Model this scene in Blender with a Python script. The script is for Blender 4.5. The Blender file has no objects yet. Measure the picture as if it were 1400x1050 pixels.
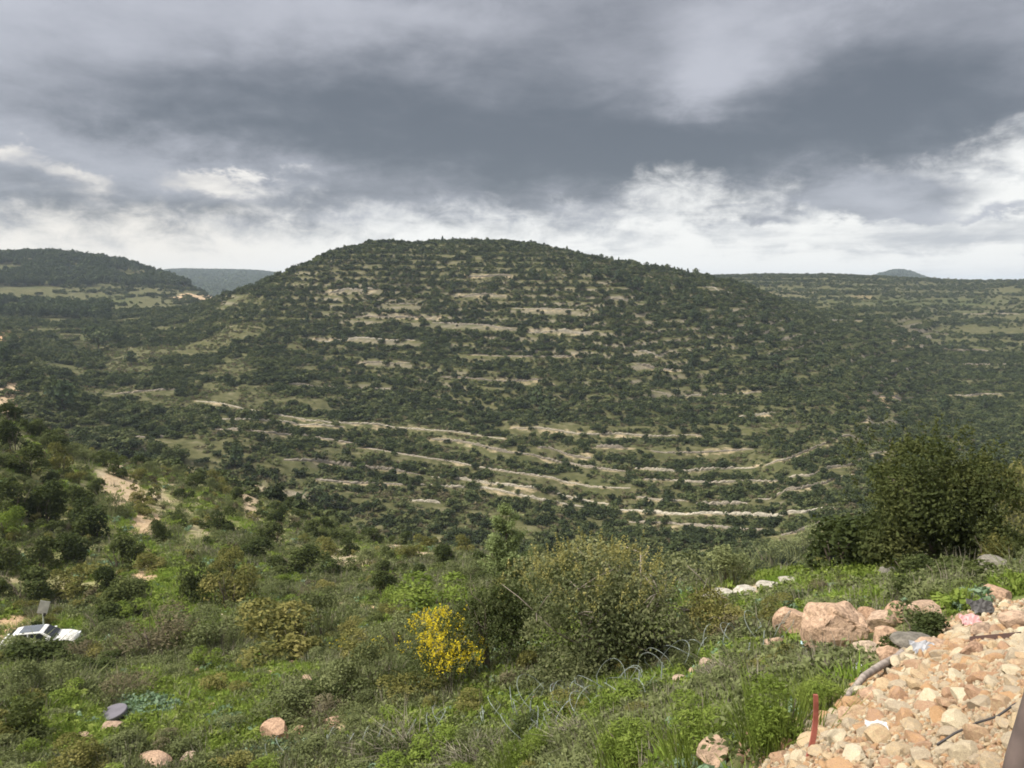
import bpy, math, random
import numpy as np
from mathutils import Vector

PI = math.pi
C = bpy.context.scene.collection
S = bpy.context.scene

# ------------------------------------------------------------------ camera
F = 1090.0                       # focal length in pixels of a 1400 px wide frame
PITCH = math.radians(6.8)
cam_d = bpy.data.cameras.new("camera")
cam = bpy.data.objects.new("camera", cam_d)
C.objects.link(cam)
cam.location = (0, 0, 0)         # eye level is z = 0
cam.rotation_euler = (PI / 2 - PITCH, 0, 0)
cam_d.sensor_width = 36.0
cam_d.lens = 36.0 * F / 1400.0
cam_d.clip_start = 0.1
cam_d.clip_end = 30000
S.camera = cam

# ------------------------------------------------------------------ exposure
S.view_settings.view_transform = 'Standard'
S.view_settings.look = 'None'
S.view_settings.exposure = 1.12
S.view_settings.gamma = 1.0
S.render.engine = 'CYCLES'
S.cycles.filter_width = 1.8
S.cycles.max_bounces = 6
S.cycles.diffuse_bounces = 3
S.cycles.glossy_bounces = 2
S.cycles.transmission_bounces = 3
S.cycles.volume_bounces = 0
S.cycles.use_denoising = True
S.cycles.sample_clamp_indirect = 4.0

# ------------------------------------------------------------------ sun
SUN_AZ, SUN_EL = math.radians(-108), math.radians(50)   # azimuth from +Y towards +X
sl = bpy.data.lights.new("sun", 'SUN')
sl.energy = 3.3
sl.angle = math.radians(16)
sl.color = (1.0, 0.95, 0.86)
sun = bpy.data.objects.new("sun", sl)
C.objects.link(sun)
sd = Vector((math.sin(SUN_AZ) * math.cos(SUN_EL), math.cos(SUN_AZ) * math.cos(SUN_EL), math.sin(SUN_EL)))
sun.rotation_euler = (-sd).to_track_quat('-Z', 'Y').to_euler()
sun.location = sd * 300


# ------------------------------------------------------------------ pixel helpers
def pdir(px, py):
    px = np.asarray(px, float); py = np.asarray(py, float)
    X = (px - 700) / F
    U = -(py - 525) / F
    dx = X
    dy = math.cos(PITCH) + U * math.sin(PITCH)
    dz = -math.sin(PITCH) + U * math.cos(PITCH)
    return dx, dy, dz


def p_azel(px, py):
    dx, dy, dz = pdir(px, py)
    return np.arctan2(dx, dy), np.arctan2(dz, np.hypot(dx, dy))


def project(x, y, z):
    """world -> 1400x1050 pixel"""
    fw = y * math.cos(PITCH) - z * math.sin(PITCH)
    up = y * math.sin(PITCH) + z * math.cos(PITCH)
    return 700 + F * x / fw, 525 - F * up / fw


# ------------------------------------------------------------------ sky (world)
def build_world():
    w = bpy.data.worlds.new("World")
    S.world = w
    w.use_nodes = True
    nt = w.node_tree
    nt.nodes.clear()
    N, L = nt.nodes, nt.links

    class E:
        def __init__(s, sock): s.s = sock
        def _m(a, op, *b):
            n = N.new('ShaderNodeMath'); n.operation = op
            for i, v in enumerate((a,) + b):
                if isinstance(v, E): L.new(v.s, n.inputs[i])
                else: n.inputs[i].default_value = v
            return E(n.outputs[0])
        def __add__(a, b): return a._m('ADD', b)
        def __radd__(a, b): return a._m('ADD', b)
        def __sub__(a, b): return a._m('SUBTRACT', b)
        def __rsub__(a, b): return E._m(b, 'SUBTRACT', a)
        def __mul__(a, b): return a._m('MULTIPLY', b)
        def __rmul__(a, b): return a._m('MULTIPLY', b)
        def __truediv__(a, b): return a._m('DIVIDE', b)

    def sstep(x, a, b):
        n = N.new('ShaderNodeMapRange'); n.interpolation_type = 'SMOOTHSTEP'
        L.new(x.s, n.inputs[0]); n.inputs[1].default_value = a; n.inputs[2].default_value = b
        return E(n.outputs[0])

    def noise(vec, scale, detail=5, rough=0.55, dist=0.0):
        n = N.new('ShaderNodeTexNoise'); L.new(vec, n.inputs['Vector'])
        n.inputs['Scale'].default_value = scale; n.inputs['Detail'].default_value = detail
        n.inputs['Roughness'].default_value = rough; n.inputs['Distortion'].default_value = dist
        return E(n.outputs['Fac'])

    def comb(x, y, z):
        n = N.new('ShaderNodeCombineXYZ')
        for i, v in enumerate((x, y, z)):
            if isinstance(v, E): L.new(v.s, n.inputs[i])
            else: n.inputs[i].default_value = v
        return n.outputs[0]

    def mix(f, a, b):
        n = N.new('ShaderNodeMix'); n.data_type = 'RGBA'
        if isinstance(f, E): L.new(f.s, n.inputs[0])
        else: n.inputs[0].default_value = f
        for i, v in ((6, a), (7, b)):
            if isinstance(v, tuple): n.inputs[i].default_value = (*v, 1)
            else: L.new(v, n.inputs[i])
        return n.outputs[2]

    tc = N.new('ShaderNodeTexCoord')
    sp = N.new('ShaderNodeSeparateXYZ'); L.new(tc.outputs['Generated'], sp.inputs[0])
    x, y, z = (E(sp.outputs[i]) for i in range(3))
    u = x._m('ARCTAN2', y)                       # azimuth
    v = z._m('ARCSINE')                          # elevation
    zz = z._m('MAXIMUM', 0.0) + 0.16
    P = comb(x / zz, y / zz, 0.0)                # a flat cloud layer seen in perspective
    A = comb(u * 1.0, v * 2.2, 0.0)
    n1 = noise(P, 0.9, 6, 0.55, 0.3)
    n2 = noise(A, 5.0, 6, 0.58, 0.2)
    n3 = noise(A, 13.0, 7, 0.62, 0.25)
    n4 = noise(P, 3.2, 8, 0.62, 0.35)
    n5 = noise(comb(u * 1.0, v * 1.7, 8.0), 22.0, 7, 0.66, 0.3)
    uu = u + (n2 - 0.5) * 0.20 + (n5 - 0.5) * 0.07
    vv = v + (noise(A, 7.0, 5, 0.55) - 0.5) * 0.085 + (n5 - 0.5) * 0.035

    def blob(px, py, wx, wy, amp):
        a, e = p_azel(px, py)
        du = (uu - float(a)) / (wx / F)
        dv = (vv - float(e)) / (wy / F)
        q = du * du + dv * dv
        return (q * -1.0)._m('EXPONENT') * amp

    # lower boundary of the big dark cloud: elevation as a function of azimuth
    pts = [(-900, 320), (-300, 302), (0, 292), (200, 290), (400, 288), (640, 287), (760, 292), (830, 280), (880, 258), (960, 262),
           (1060, 262), (1150, 242), (1260, 220), (1400, 184), (1750, 120), (2300, 60)]
    fc = N.new('ShaderNodeFloatCurve')
    amin, amax = -1.2, 1.2
    cu = fc.mapping.curves[0]
    arr = []
    for px, py in pts:
        a, e = p_azel(px, py); arr.append(((float(a) - amin) / (amax - amin), float(e) / 0.5))
    cu.points[0].location = (0, arr[0][1]); cu.points[1].location = (1, arr[-1][1])
    for p in arr: cu.points.new(*p)
    fc.mapping.update()
    L.new(((u + (n2 - 0.5) * 0.05 - amin) / (amax - amin)).s, fc.inputs['Value'])
    bound = E(fc.outputs[0]) * 0.5
    d = v - bound + (n2 - 0.5) * 0.085 + (n3 - 0.5) * 0.055 + (n5 - 0.5) * 0.05
    m = d / 0.026 + 0.95
    for b in ((15, 205, 70, 18, -3.6), (95, 240, 50, 12, -2.2), (300, 238, 56, 13, -3.7), (985, 100, 40, 24, -3.6),
              (1210, 276, 85, 22, 4.2), (1345, 296, 80, 8, 3.0), (1030, 298, 40, 14, 2.2), (1150, 262, 60, 10, 1.8)):
        m = m + blob(*b)
    M = sstep(m + (n5 - 0.5) * 1.6, -0.8, 1.7)
    # tone inside the dark cloud
    sh = (n1 - 0.5) * 0.6 + (n4 - 0.5) * 0.42 + (n3 - 0.5) * 0.22 + (n5 - 0.5) * 0.16 + 0.52
    for b in ((430, 135, 270, 75, .40), (760, 205, 260, 70, .38), (300, 285, 300, 16, .12), (1230, 135, 170, 85, .42), (980, 205, 160, 45, .26), (180, 275, 240, 30, .16), (120, 110, 170, 60, .1), (900, 40, 200, 60, .12),
              (40, 35, 280, 55, -.34), (520, 25, 170, 42, -.28), (1010, 60, 100, 60, -.32), (985, 108, 60, 34, -.30), (100, 215, 110, 40, -.20), (310, 235, 110, 25, -.18),
              (1180, 270, 110, 30, -.30), (1345, 296, 90, 20, -.28), (330, 20, 120, 40, -.1), (1120, 40, 60, 50, -.15), (600, 300, 240, 22, -.16)):
        sh = sh + blob(*b)
    dark = mix(sstep(sh, 0.10, 1.0), (0.50, 0.51, 0.56), (0.122, 0.134, 0.156))
    # bright thin cloud below and behind
    St = comb(u * 2.2, v * 15.0, 3.7)
    s1 = noise(St, 2.6, 7, 0.62, 0.3) * 0.7 + n5 * 0.3
    bt = sstep(s1, 0.40, 0.68) * 0.75
    for b in ((1280, 325, 170, 14, .42), (900, 305, 90, 12, .25), (1100, 335, 60, 8, .2)):
        bt = bt + blob(*b)
    for b in ((110, 328, 360, 18, -.9), (480, 318, 220, 12, -.5), (1120, 290, 70, 25, -.5), (1340, 265, 70, 14, -.6), (870, 268, 45, 22, -.5), (1390, 350, 70, 12, -.4), (1130, 365, 90, 10, -.3), (860, 345, 170, 14, -.2), (1060, 300, 120, 20, -.1)):
        bt = bt + blob(*b)
    warm = sstep(u, -0.1, -0.45)
    white = mix(warm, (0.93, 0.92, 0.89), (0.88, 0.83, 0.76))
    grey = mix(warm, (0.50, 0.51, 0.54), (0.56, 0.54, 0.53))
    bright = mix(sstep(bt, 0.0, 1.0), white, grey)
    col = mix(M, bright, dark)
    # overhead (above the frame) the layer is thin and bright: the diffuse daylight of the scene
    over = sstep(v + (n1 - 0.5) * 0.2, 0.52, 0.95)
    col = mix(over, col, (1.8, 1.8, 1.84))
    # daylight sky above the clouds, seen faintly through the thin parts
    sk = N.new('ShaderNodeTexSky'); sk.sky_type = 'NISHITA'
    sk.sun_disc = False; sk.sun_elevation = SUN_EL; sk.sun_rotation = SUN_AZ
    sc = N.new('ShaderNodeVectorMath'); sc.operation = 'SCALE'
    L.new(col, sc.inputs[0]); sc.inputs['Scale'].default_value = 4.85
    fin = mix(0.95, sk.outputs[0], sc.outputs[0])
    bg = N.new('ShaderNodeBackground'); bg.inputs['Strength'].default_value = 0.1
    L.new(fin, bg.inputs['Color'])
    out = N.new('ShaderNodeOutputWorld'); L.new(bg.outputs[0], out.inputs['Surface'])


build_world()


# ------------------------------------------------------------------ small helpers
def obj(name, mesh, mat=None, parent=None, loc=None):
    o = bpy.data.objects.new(name, mesh)
    C.objects.link(o)
    if mat is not None and not mesh.materials: mesh.materials.append(mat)
    if parent is not None: o.parent = parent
    if loc is not None: o.location = loc
    return o


def tag(o, label=None, cat=None, group=None, kind=None):
    if label: o['label'] = label
    if cat: o['category'] = cat
    if group: o['group'] = group
    if kind: o['kind'] = kind
    return o


def empty(name, loc, rz=0.0):
    o = bpy.data.objects.new(name, None)
    C.objects.link(o)
    o.location = loc; o.rotation_euler = (0, 0, rz); o.empty_display_size = 0.2
    return o


def mesh_np(name, V, Fc, attrs=None, smooth=False):
    """V (n,3); Fc (m,k) uniform faces"""
    V = np.asarray(V, np.float32); Fc = np.asarray(Fc, np.int32)
    me = bpy.data.meshes.new(name)
    m, k = Fc.shape
    me.vertices.add(len(V)); me.vertices.foreach_set('co', V.ravel())
    me.loops.add(m * k); me.loops.foreach_set('vertex_index', Fc.ravel())
    me.polygons.add(m)
    me.polygons.foreach_set('loop_start', np.arange(0, m * k, k, dtype=np.int32))
    me.polygons.foreach_set('loop_total', np.full(m, k, np.int32))
    me.polygons.foreach_set('use_smooth', np.full(m, smooth, bool))
    for an, av in (attrs or {}).items():
        a = me.attributes.new(an, 'FLOAT', 'POINT'); a.data.foreach_set('value', np.asarray(av, np.float32))
    me.update(); me.validate()
    return me


class MB:
    """collects quads and triangles of one part"""
    def __init__(s): s.v = []; s.f = []
    def add(s, verts, faces):
        b = len(s.v); s.v += [tuple(p) for p in verts]; s.f += [tuple(i + b for i in f) for f in faces]
    def box(s, c, d, R=None):
        c = Vector(c); vs = []
        for i in range(8):
            p = Vector(((i & 1) - .5, ((i >> 1) & 1) - .5, ((i >> 2) & 1) - .5)) * 1.0
            p = Vector((p.x * d[0], p.y * d[1], p.z * d[2]))
            if R is not None: p = R @ p
            vs.append(c + p)
        s.add(vs, [(0, 2, 3, 1), (4, 5, 7, 6), (0, 1, 5, 4), (2, 6, 7, 3), (0, 4, 6, 2), (1, 3, 7, 5)])
    def tube(s, pts, rad, n=6, cap=True):
        pts = [Vector(p) for p in pts]
        if not hasattr(rad, '__len__'): rad = [rad] * len(pts)
        rings = []; prev = None
        for i, p in enumerate(pts):
            t = (pts[min(i + 1, len(pts) - 1)] - pts[max(i - 1, 0)])
            if t.length < 1e-9: t = Vector((0, 0, 1))
            t.normalize()
            a = prev if prev is not None else (Vector((1, 0, 0)) if abs(t.x) < .8 else Vector((0, 1, 0)))
            a = (a - t * a.dot(t)).normalized(); prev = a; b = t.cross(a)
            rings.append([p + (a * math.cos(2 * PI * j / n) + b * math.sin(2 * PI * j / n)) * rad[i] for j in range(n)])
        vs = [q for r in rings for q in r]; fs = []
        for i in range(len(pts) - 1):
            for j in range(n):
                fs.append((i * n + j, i * n + (j + 1) % n, (i + 1) * n + (j + 1) % n, (i + 1) * n + j))
        if cap: fs.append(tuple(range(n))[::-1]); fs.append(tuple((len(pts) - 1) * n + j for j in range(n)))
        s.add(vs, fs)
    def mesh(s, name, smooth=False):
        me = bpy.data.meshes.new(name); me.from_pydata(s.v, [], s.f)
        if smooth:
            for p in me.polygons: p.use_smooth = True
        me.update(); return me


# value noise (numpy) for terrain and scattering
def _hash(ix, iy, s):
    h = (ix.astype(np.int64) * 374761393 + iy.astype(np.int64) * 668265263 + s * 974634541) & 0x7fffffff
    h = ((h ^ (h >> 13)) * 1274126177) & 0x7fffffff
    h = h ^ (h >> 16)
    return (h & 0xffff) / 65535.0


def vnoise(x, y, s=0):
    ix = np.floor(x); iy = np.floor(y); fx = x - ix; fy = y - iy
    fx = fx * fx * (3 - 2 * fx); fy = fy * fy * (3 - 2 * fy)
    ix = ix.astype(np.int64); iy = iy.astype(np.int64)
    a = _hash(ix, iy, s); b = _hash(ix + 1, iy, s); c = _hash(ix, iy + 1, s); d = _hash(ix + 1, iy + 1, s)
    return (a + (b - a) * fx) * (1 - fy) + (c + (d - c) * fx) * fy


def fbm(x, y, s=0, o=4):
    t = 0; a = 1; n = 0
    for i in range(o):
        t = t + a * vnoise(x, y, s + i * 17); n += a; a *= .5; x = x * 2.03 + 11.3; y = y * 2.03 + 5.7
    return t / n


def sst(x, a, b):
    t = np.clip((x - a) / (b - a), 0, 1); return t * t * (3 - 2 * t)


# ------------------------------------------------------------------ terrain heightfield
def pchip(x, y, q):
    h = np.diff(x); d = np.diff(y) / h
    m = np.zeros_like(y)
    for i in range(1, len(x) - 1):
        if d[i - 1] * d[i] > 0:
            w1 = 2 * h[i] + h[i - 1]; w2 = h[i] + 2 * h[i - 1]
            m[i] = (w1 + w2) / (w1 / d[i - 1] + w2 / d[i])
    m[0] = d[0]; m[-1] = d[-1]
    q = np.clip(q, x[0], x[-1])
    k = np.clip(np.searchsorted(x, q) - 1, 0, len(x) - 2)
    t = (q - x[k]) / h[k]
    return ((1 + 2 * t) * (1 - t) ** 2 * y[k] + t * (1 - t) ** 2 * h[k] * m[k] + t * t * (3 - 2 * t) * y[k + 1] + t * t * (t - 1) * h[k] * m[k + 1])


Z = lambda v: ('z', v)
# per image column: (distance, image row or height) along the ground from the feet to the horizon
COLS = {
    0: [(17.5, 1050), (21, 975), (31, 920), (45, 880), (60, 795), (105, 575), (170, Z(-40)), (330, 492), (420, 465), (520, 440), (620, 420), (700, 402), (780, 380), (900, 352), (1200, Z(-20)), (3000, 392), (7000, Z(-250))],
    70: [(17.2, 1050), (20.8, 975), (32, 918), (45, 872), (60, 795), (108, 605), (172, Z(-45)), (300, 520), (380, 490), (470, 455), (600, 425), (710, 402), (790, 378), (900, 350), (1200, Z(-20)), (3000, 388), (7000, Z(-250))],
    150: [(17, 1050), (20.6, 977), (34, 905), (46, 850), (60, 785), (108, 632), (175, Z(-50)), (240, 590), (300, 540), (390, 485), (520, 440), (720, 402), (800, 382), (900, 358), (1200, Z(-20)), (3000, 385), (7000, Z(-250))],
    250: [(16.5, 1050), (19.5, 990), (31, 905), (42, 848), (58, 785), (118, 650), (180, Z(-54)), (232, 600), (285, 548), (365, 490), (470, 440), (620, 414), (740, 402), (850, 388), (1200, Z(-30)), (3000, 372), (7000, Z(-250))],
    330: [(15.8, 1050), (18.5, 990), (28, 915), (40, 850), (58, 785), (120, 672), (182, Z(-56)), (222, 612), (275, 555), (355, 483), (420, 430), (480, 398), (560, Z(-25)), (850, 420), (1200, Z(-40)), (3000, 373), (7000, Z(-250))],
    400: [(15, 1050), (18, 985), (27, 905), (41, 842), (62, 778), (120, 698), (178, Z(-57)), (208, 645), (260, 580), (340, 500), (400, 440), (470, 368), (560, Z(-5)), (850, 430), (1200, Z(-40)), (3000, 379), (7000, Z(-250))],
    460: [(14.3, 1050), (17.3, 980), (26, 900), (41, 838), (65, 775), (115, 720), (172, Z(-58)), (196, 675), (240, 610), (320, 525), (390, 450), (480, 342), (560, Z(10)), (850, 430), (1200, Z(-40)), (3000, 390), (7000, Z(-250))],
    520: [(13.6, 1050), (16.6, 980), (24, 905), (37, 842), (60, 780), (108, 738), (165, Z(-58)), (190, 690), (232, 625), (308, 540), (380, 455), (495, 330), (580, Z(12)), (850, 430), (1200, Z(-40)), (3000, 400), (7000, Z(-250))],
    600: [(12.5, 1050), (15.5, 980), (21, 910), (31, 848), (52, 785), (95, 752), (152, Z(-58)), (185, 708), (225, 642), (290, 560), (370, 465), (510, 330), (590, Z(12)), (850, 430), (1200, Z(-40)), (3000, 400), (7000, Z(-250))],
    700: [(11, 1050), (14, 980), (17.5, 920), (24, 862), (38, 808), (75, 772), (140, Z(-58)), (178, 730), (215, 662), (275, 580), (350, 490), (510, 334), (590, Z(10)), (900, 420), (1200, Z(-40)), (3000, 400), (7000, Z(-250))],
    780: [(9.8, 1050), (13, 975), (16.2, 925), (21, 875), (30, 828), (48, 795), (115, Z(-52)), (170, 742), (208, 680), (262, 600), (335, 510), (500, 344), (585, Z(6)), (950, 405), (1250, Z(-30)), (3000, 400), (7000, Z(-250))],
    850: [(8.5, 1050), (12, 970), (15, 930), (18.5, 890), (22, 855), (27, 826), (90, Z(-46)), (165, 752), (200, 695), (250, 620), (320, 530), (495, 357), (580, Z(0)), (1000, 392), (1300, Z(-20)), (3000, 400), (7000, Z(-250))],
    1000: [(5.5, 1050), (9, 960), (13, 900), (18, 850), (22, 825), (25.5, 806), (90, Z(-48)), (165, 747), (203, 692), (248, 632), (320, 550), (510, 384), (620, Z(-12)), (1050, 377), (1300, Z(-20)), (3000, 400), (7000, Z(-250))],
    1150: [(4.2, 1050), (5.5, 990), (8, 925), (11.5, 868), (17, 822), (27, 779), (90, Z(-52)), (180, 712), (225, 655), (290, 588), (370, 520), (560, 432), (700, 416), (1080, 376), (1350, Z(-20)), (3000, 392), (7000, Z(-250))],
    1225: [(4.1, 1050), (5.5, 970), (8, 900), (11.8, 848), (17, 808), (26, 773), (90, Z(-54)), (230, 665), (285, 615), (350, 565), (440, 505), (620, 432), (760, 415), (1100, 379), (1350, Z(-20)), (3000, 388), (7000, Z(-250))],
    1300: [(4, 1050), (5.5, 950), (8, 880), (12, 830), (17, 793), (25, 768), (90, Z(-55)), (300, 620), (350, 585), (430, 540), (530, 490), (680, 445), (820, 418), (1150, 383), (1400, Z(-20)), (3000, 392), (7000, Z(-250))],
    1400: [(3.6, 1050), (4.8, 950), (7, 880), (10.5, 830), (15, 800), (22, 775), (90, Z(-52)), (310, 620), (360, 590), (440, 545), (540, 495), (690, 448), (830, 420), (1150, 385), (1400, Z(-20)), (3000, 394), (7000, Z(-250))],
}
ck = sorted(COLS)
K = len(COLS[0])
kaz = np.zeros((len(ck), K)); kr = np.zeros_like(kaz); kz = np.zeros_like(kaz)
for i, px in enumerate(ck):
    for j, (r, v) in enumerate(COLS[px]):
        if isinstance(v, tuple):
            a, _ = p_azel(px, 640); z = v[1]
        else:
            a, e = p_azel(px, v); z = r * math.tan(float(e))
        kaz[i, j] = a; kr[i, j] = r; kz[i, j] = z

dense = np.radians(np.arange(-40, 40.01, 0.085))
coarse = np.radians(np.concatenate([np.arange(-180, -40, 3.5), np.arange(40 + 3.5, 180.1, 3.5)]))
AZ = np.unique(np.concatenate([dense, coarse, [-PI, PI]]))
rings = [0.6]
while rings[-1] < 7000:
    r = rings[-1]
    g = 1.016 if r < 160 else (1.0038 if r < 530 else (1.008 if r < 1250 else 1.05))
    rings.append(r * g)
RR = np.array(rings); LR = np.log(RR)
HZ = np.zeros((len(AZ), len(RR)))
rk = np.stack([np.exp(pchip(kaz[:, j], np.log(kr[:, j]), AZ)) for j in range(K)], 1)
zk = np.stack([pchip(kaz[:, j], kz[:, j], AZ) for j in range(K)], 1)
for i in range(len(AZ)):
    x = np.log(np.concatenate([[0.6, 1.2], rk[i]])); yv = np.concatenate([[-1.7, -1.75], zk[i]])
    HZ[i] = pchip(x, yv, LR)
GA, GR = np.meshgrid(AZ, RR, indexing='ij')
GX, GY = GR * np.sin(GA), GR * np.cos(GA)
# distant rounded hill on the right skyline
a0 = float(p_azel(1228, 372)[0])
HZ += 40 * np.exp(-((GA - a0) / 0.032) ** 2) * np.exp(-((np.log(GR) - math.log(3000)) / 0.22) ** 2)
# relief
amp = np.clip(0.011 * GR, 0.05, 4.0)
HZ += (fbm(GX / np.clip(GR, 8, 1e9) * 9 + 3, np.log(GR) * 9, 5, 4) - 0.5) * amp * sst(GR, 3, 9)
HZ += (fbm(GX / 1.3, GY / 1.3, 9, 4) - 0.5) * 0.22 * sst(GR, 2, 5) * (1 - sst(GR, 40, 120))
# cultivation terraces on the slopes across the valley
tw = (fbm(GX / 60, GY / 60, 31, 3) - 0.5) * 5
hill_mask = sst(GR, 165, 200) * (1 - 0.55 * sst(GR, 560, 700)) * (1 - sst(GR, 1100, 1250)) * (0.60 + 0.6 * fbm(GX / 45, GY / 45, 77, 3))
TH = 3.4
def tilt(a, rr):
    return 10.5 * sst(a, -.39, .146) * (1 - .75 * sst(rr, 300, 430)) * sst(rr, 150, 180)


tw = tw * .45 + tilt(GA, GR)
t = (HZ + tw) / TH
fr = t - np.floor(t)
HZ += (sst(fr, 0.62, 1.0) - fr) * TH * np.clip(hill_mask, 0, 1) * 0.85 * (.25 + .75 * sst(GA, -.34, -.20))
bl = sst(np.abs(GA), math.radians(52), math.radians(95))
HZ = HZ * (1 - bl) + (-1.75 + 0.05 * np.clip(GR - 6, 0, 400)) * bl


def ground(x, y):
    x = np.asarray(x, float); y = np.asarray(y, float)
    a = np.arctan2(x, y); l = np.log(np.clip(np.hypot(x, y), 0.61, 6900))
    i = np.clip(np.searchsorted(AZ, a) - 1, 0, len(AZ) - 2); j = np.clip(np.searchsorted(LR, l) - 1, 0, len(LR) - 2)
    s = (a - AZ[i]) / (AZ[i + 1] - AZ[i]); t = (l - LR[j]) / (LR[j + 1] - LR[j])
    return (HZ[i, j] * (1 - s) + HZ[i + 1, j] * s) * (1 - t) + (HZ[i, j + 1] * (1 - s) + HZ[i + 1, j + 1] * s) * t


def hit(px, py):
    """first ground point seen through an image point"""
    a, e = p_azel(px, py); a = float(a); te = math.tan(float(e))
    i = int(np.clip(np.searchsorted(AZ, a) - 1, 0, len(AZ) - 2)); s = (a - AZ[i]) / (AZ[i + 1] - AZ[i])
    zc = HZ[i] * (1 - s) + HZ[i + 1] * s
    d = zc - RR * te
    k = np.nonzero(d >= 0)[0]
    k = int(k[0]) if len(k) else len(RR) - 1
    if k == 0: r = RR[0]
    else:
        f = -d[k - 1] / (d[k] - d[k - 1] + 1e-12); r = RR[k - 1] + (RR[k] - RR[k - 1]) * min(max(f, 0), 1)
    return Vector((r * math.sin(a), r * math.cos(a), r * te if k < len(RR) - 1 else float(zc[-1])))


# visibility: highest elevation angle of the ground in front of a point
ELV = np.maximum.accumulate(HZ / GR, axis=1)


def seen(x, y, z, top):
    a = np.arctan2(x, y); r = np.hypot(x, y)
    i = np.clip(np.searchsorted(AZ, a), 0, len(AZ) - 1); j = np.clip(np.searchsorted(RR, r * 0.985) - 1, 0, len(RR) - 1)
    return (z + top) / r >= ELV[i, j] - 0.0005


# ------------------------------------------------------------------ materials
def newmat(name):
    m = bpy.data.materials.new(name); m.use_nodes = True
    nt = m.node_tree; nt.nodes.clear()
    return m, nt.nodes, nt.links


def node(N, L, typ, ins=None, **kw):
    n = N.new(typ)
    for k, v in kw.items(): setattr(n, k, v)
    for k, v in (ins or {}).items():
        if hasattr(v, 'is_output'): L.new(v, n.inputs[k])
        else: n.inputs[k].default_value = v
    return n


def ramp(N, L, fac, stops):
    n = N.new('ShaderNodeValToRGB')
    L.new(fac, n.inputs[0]); cr = n.color_ramp
    while len(cr.elements) < len(stops): cr.elements.new(0.5)
    for e, (p, c) in zip(cr.elements, stops): e.position = p; e.color = (*c, 1)
    return n.outputs[0]


def nmix(N, L, f, a, b, mode='MIX'):
    n = N.new('ShaderNodeMix'); n.data_type = 'RGBA'; n.blend_type = mode
    for i, v in ((0, f), (6, a), (7, b)):
        if hasattr(v, 'is_output'): L.new(v, n.inputs[i])
        else: n.inputs[i].default_value = v if i == 0 else (*v, 1)
    return n.outputs[2]


def nmath(N, L, op, a, b=0.0, clamp=False):
    n = N.new('ShaderNodeMath'); n.operation = op; n.use_clamp = clamp
    for i, v in ((0, a), (1, b)):
        if hasattr(v, 'is_output'): L.new(v, n.inputs[i])
        else: n.inputs[i].default_value = v
    return n.outputs[0]


def foliage_mat(name, stops, trans=0.25, rnd=0.35):
    m, N, L = newmat(name)
    at = node(N, L, 'ShaderNodeAttribute', attribute_name='tint')
    oi = node(N, L, 'ShaderNodeObjectInfo')
    a = nmath(N, L, 'MULTIPLY', at.outputs['Fac'], 1 - rnd)
    b = nmath(N, L, 'MULTIPLY', oi.outputs['Random'], rnd)
    c = ramp(N, L, nmath(N, L, 'ADD', a, b), stops)
    d = node(N, L, 'ShaderNodeBsdfDiffuse', {'Color': c})
    tcol = nmix(N, L, 0.35, c, (0.16, 0.2, 0.03))
    t = node(N, L, 'ShaderNodeBsdfTranslucent', {'Color': tcol})
    mx = node(N, L, 'ShaderNodeMixShader', {0: trans, 1: d.outputs[0], 2: t.outputs[0]})
    o = node(N, L, 'ShaderNodeOutputMaterial', {'Surface': mx.outputs[0]})
    return m


def simple_mat(name, col, rough=0.7, metal=0.0, var=0.15, scale=6.0, col2=None):
    m, N, L = newmat(name)
    tc = node(N, L, 'ShaderNodeTexCoord')
    nz = node(N, L, 'ShaderNodeTexNoise', {'Vector': tc.outputs['Object'], 'Scale': scale, 'Detail': 6.0})
    c2 = col2 or tuple(v * (1 - 2 * var) for v in col)
    c = ramp(N, L, nz.outputs['Fac'], [(0.35, c2), (0.62, col)])
    p = node(N, L, 'ShaderNodeBsdfPrincipled', {'Base Color': c, 'Roughness': rough, 'Metallic': metal})
    node(N, L, 'ShaderNodeOutputMaterial', {'Surface': p.outputs[0]})
    return m


def stone_mat(name, stops, scale=5.0, bump=0.5):
    m, N, L = newmat(name)
    tc = node(N, L, 'ShaderNodeTexCoord'); oi = node(N, L, 'ShaderNodeObjectInfo')
    of = node(N, L, 'ShaderNodeVectorMath', {0: tc.outputs['Object'], 1: oi.outputs['Location']}, operation='ADD')
    n1 = node(N, L, 'ShaderNodeTexNoise', {'Vector': of.outputs[0], 'Scale': scale, 'Detail': 6.0, 'Roughness': 0.65})
    n2 = node(N, L, 'ShaderNodeTexNoise', {'Vector': of.outputs[0], 'Scale': scale * 6, 'Detail': 5.0, 'Roughness': 0.7})
    f = nmath(N, L, 'ADD', nmath(N, L, 'MULTIPLY', oi.outputs['Random'], 0.72), nmath(N, L, 'MULTIPLY', n1.outputs['Fac'], 0.42))
    c = ramp(N, L, nmath(N, L, 'SUBTRACT', f, 0.07), stops)
    k = node(N, L, 'ShaderNodeMapRange', {0: n2.outputs['Fac'], 1: 0.35, 2: 0.62, 3: 0.5, 4: 1.1})
    c = nmix(N, L, 1.0, c, k.outputs[0], 'MULTIPLY')
    bp = node(N, L, 'ShaderNodeBump', {'Height': n2.outputs['Fac'], 'Strength': bump, 'Distance': 0.03})
    p = node(N, L, 'ShaderNodeBsdfPrincipled', {'Base Color': c, 'Roughness': 0.92, 'Normal': bp.outputs[0], 'Specular IOR Level': 0.2})
    node(N, L, 'ShaderNodeOutputMaterial', {'Surface': p.outputs[0]})
    return m


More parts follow.
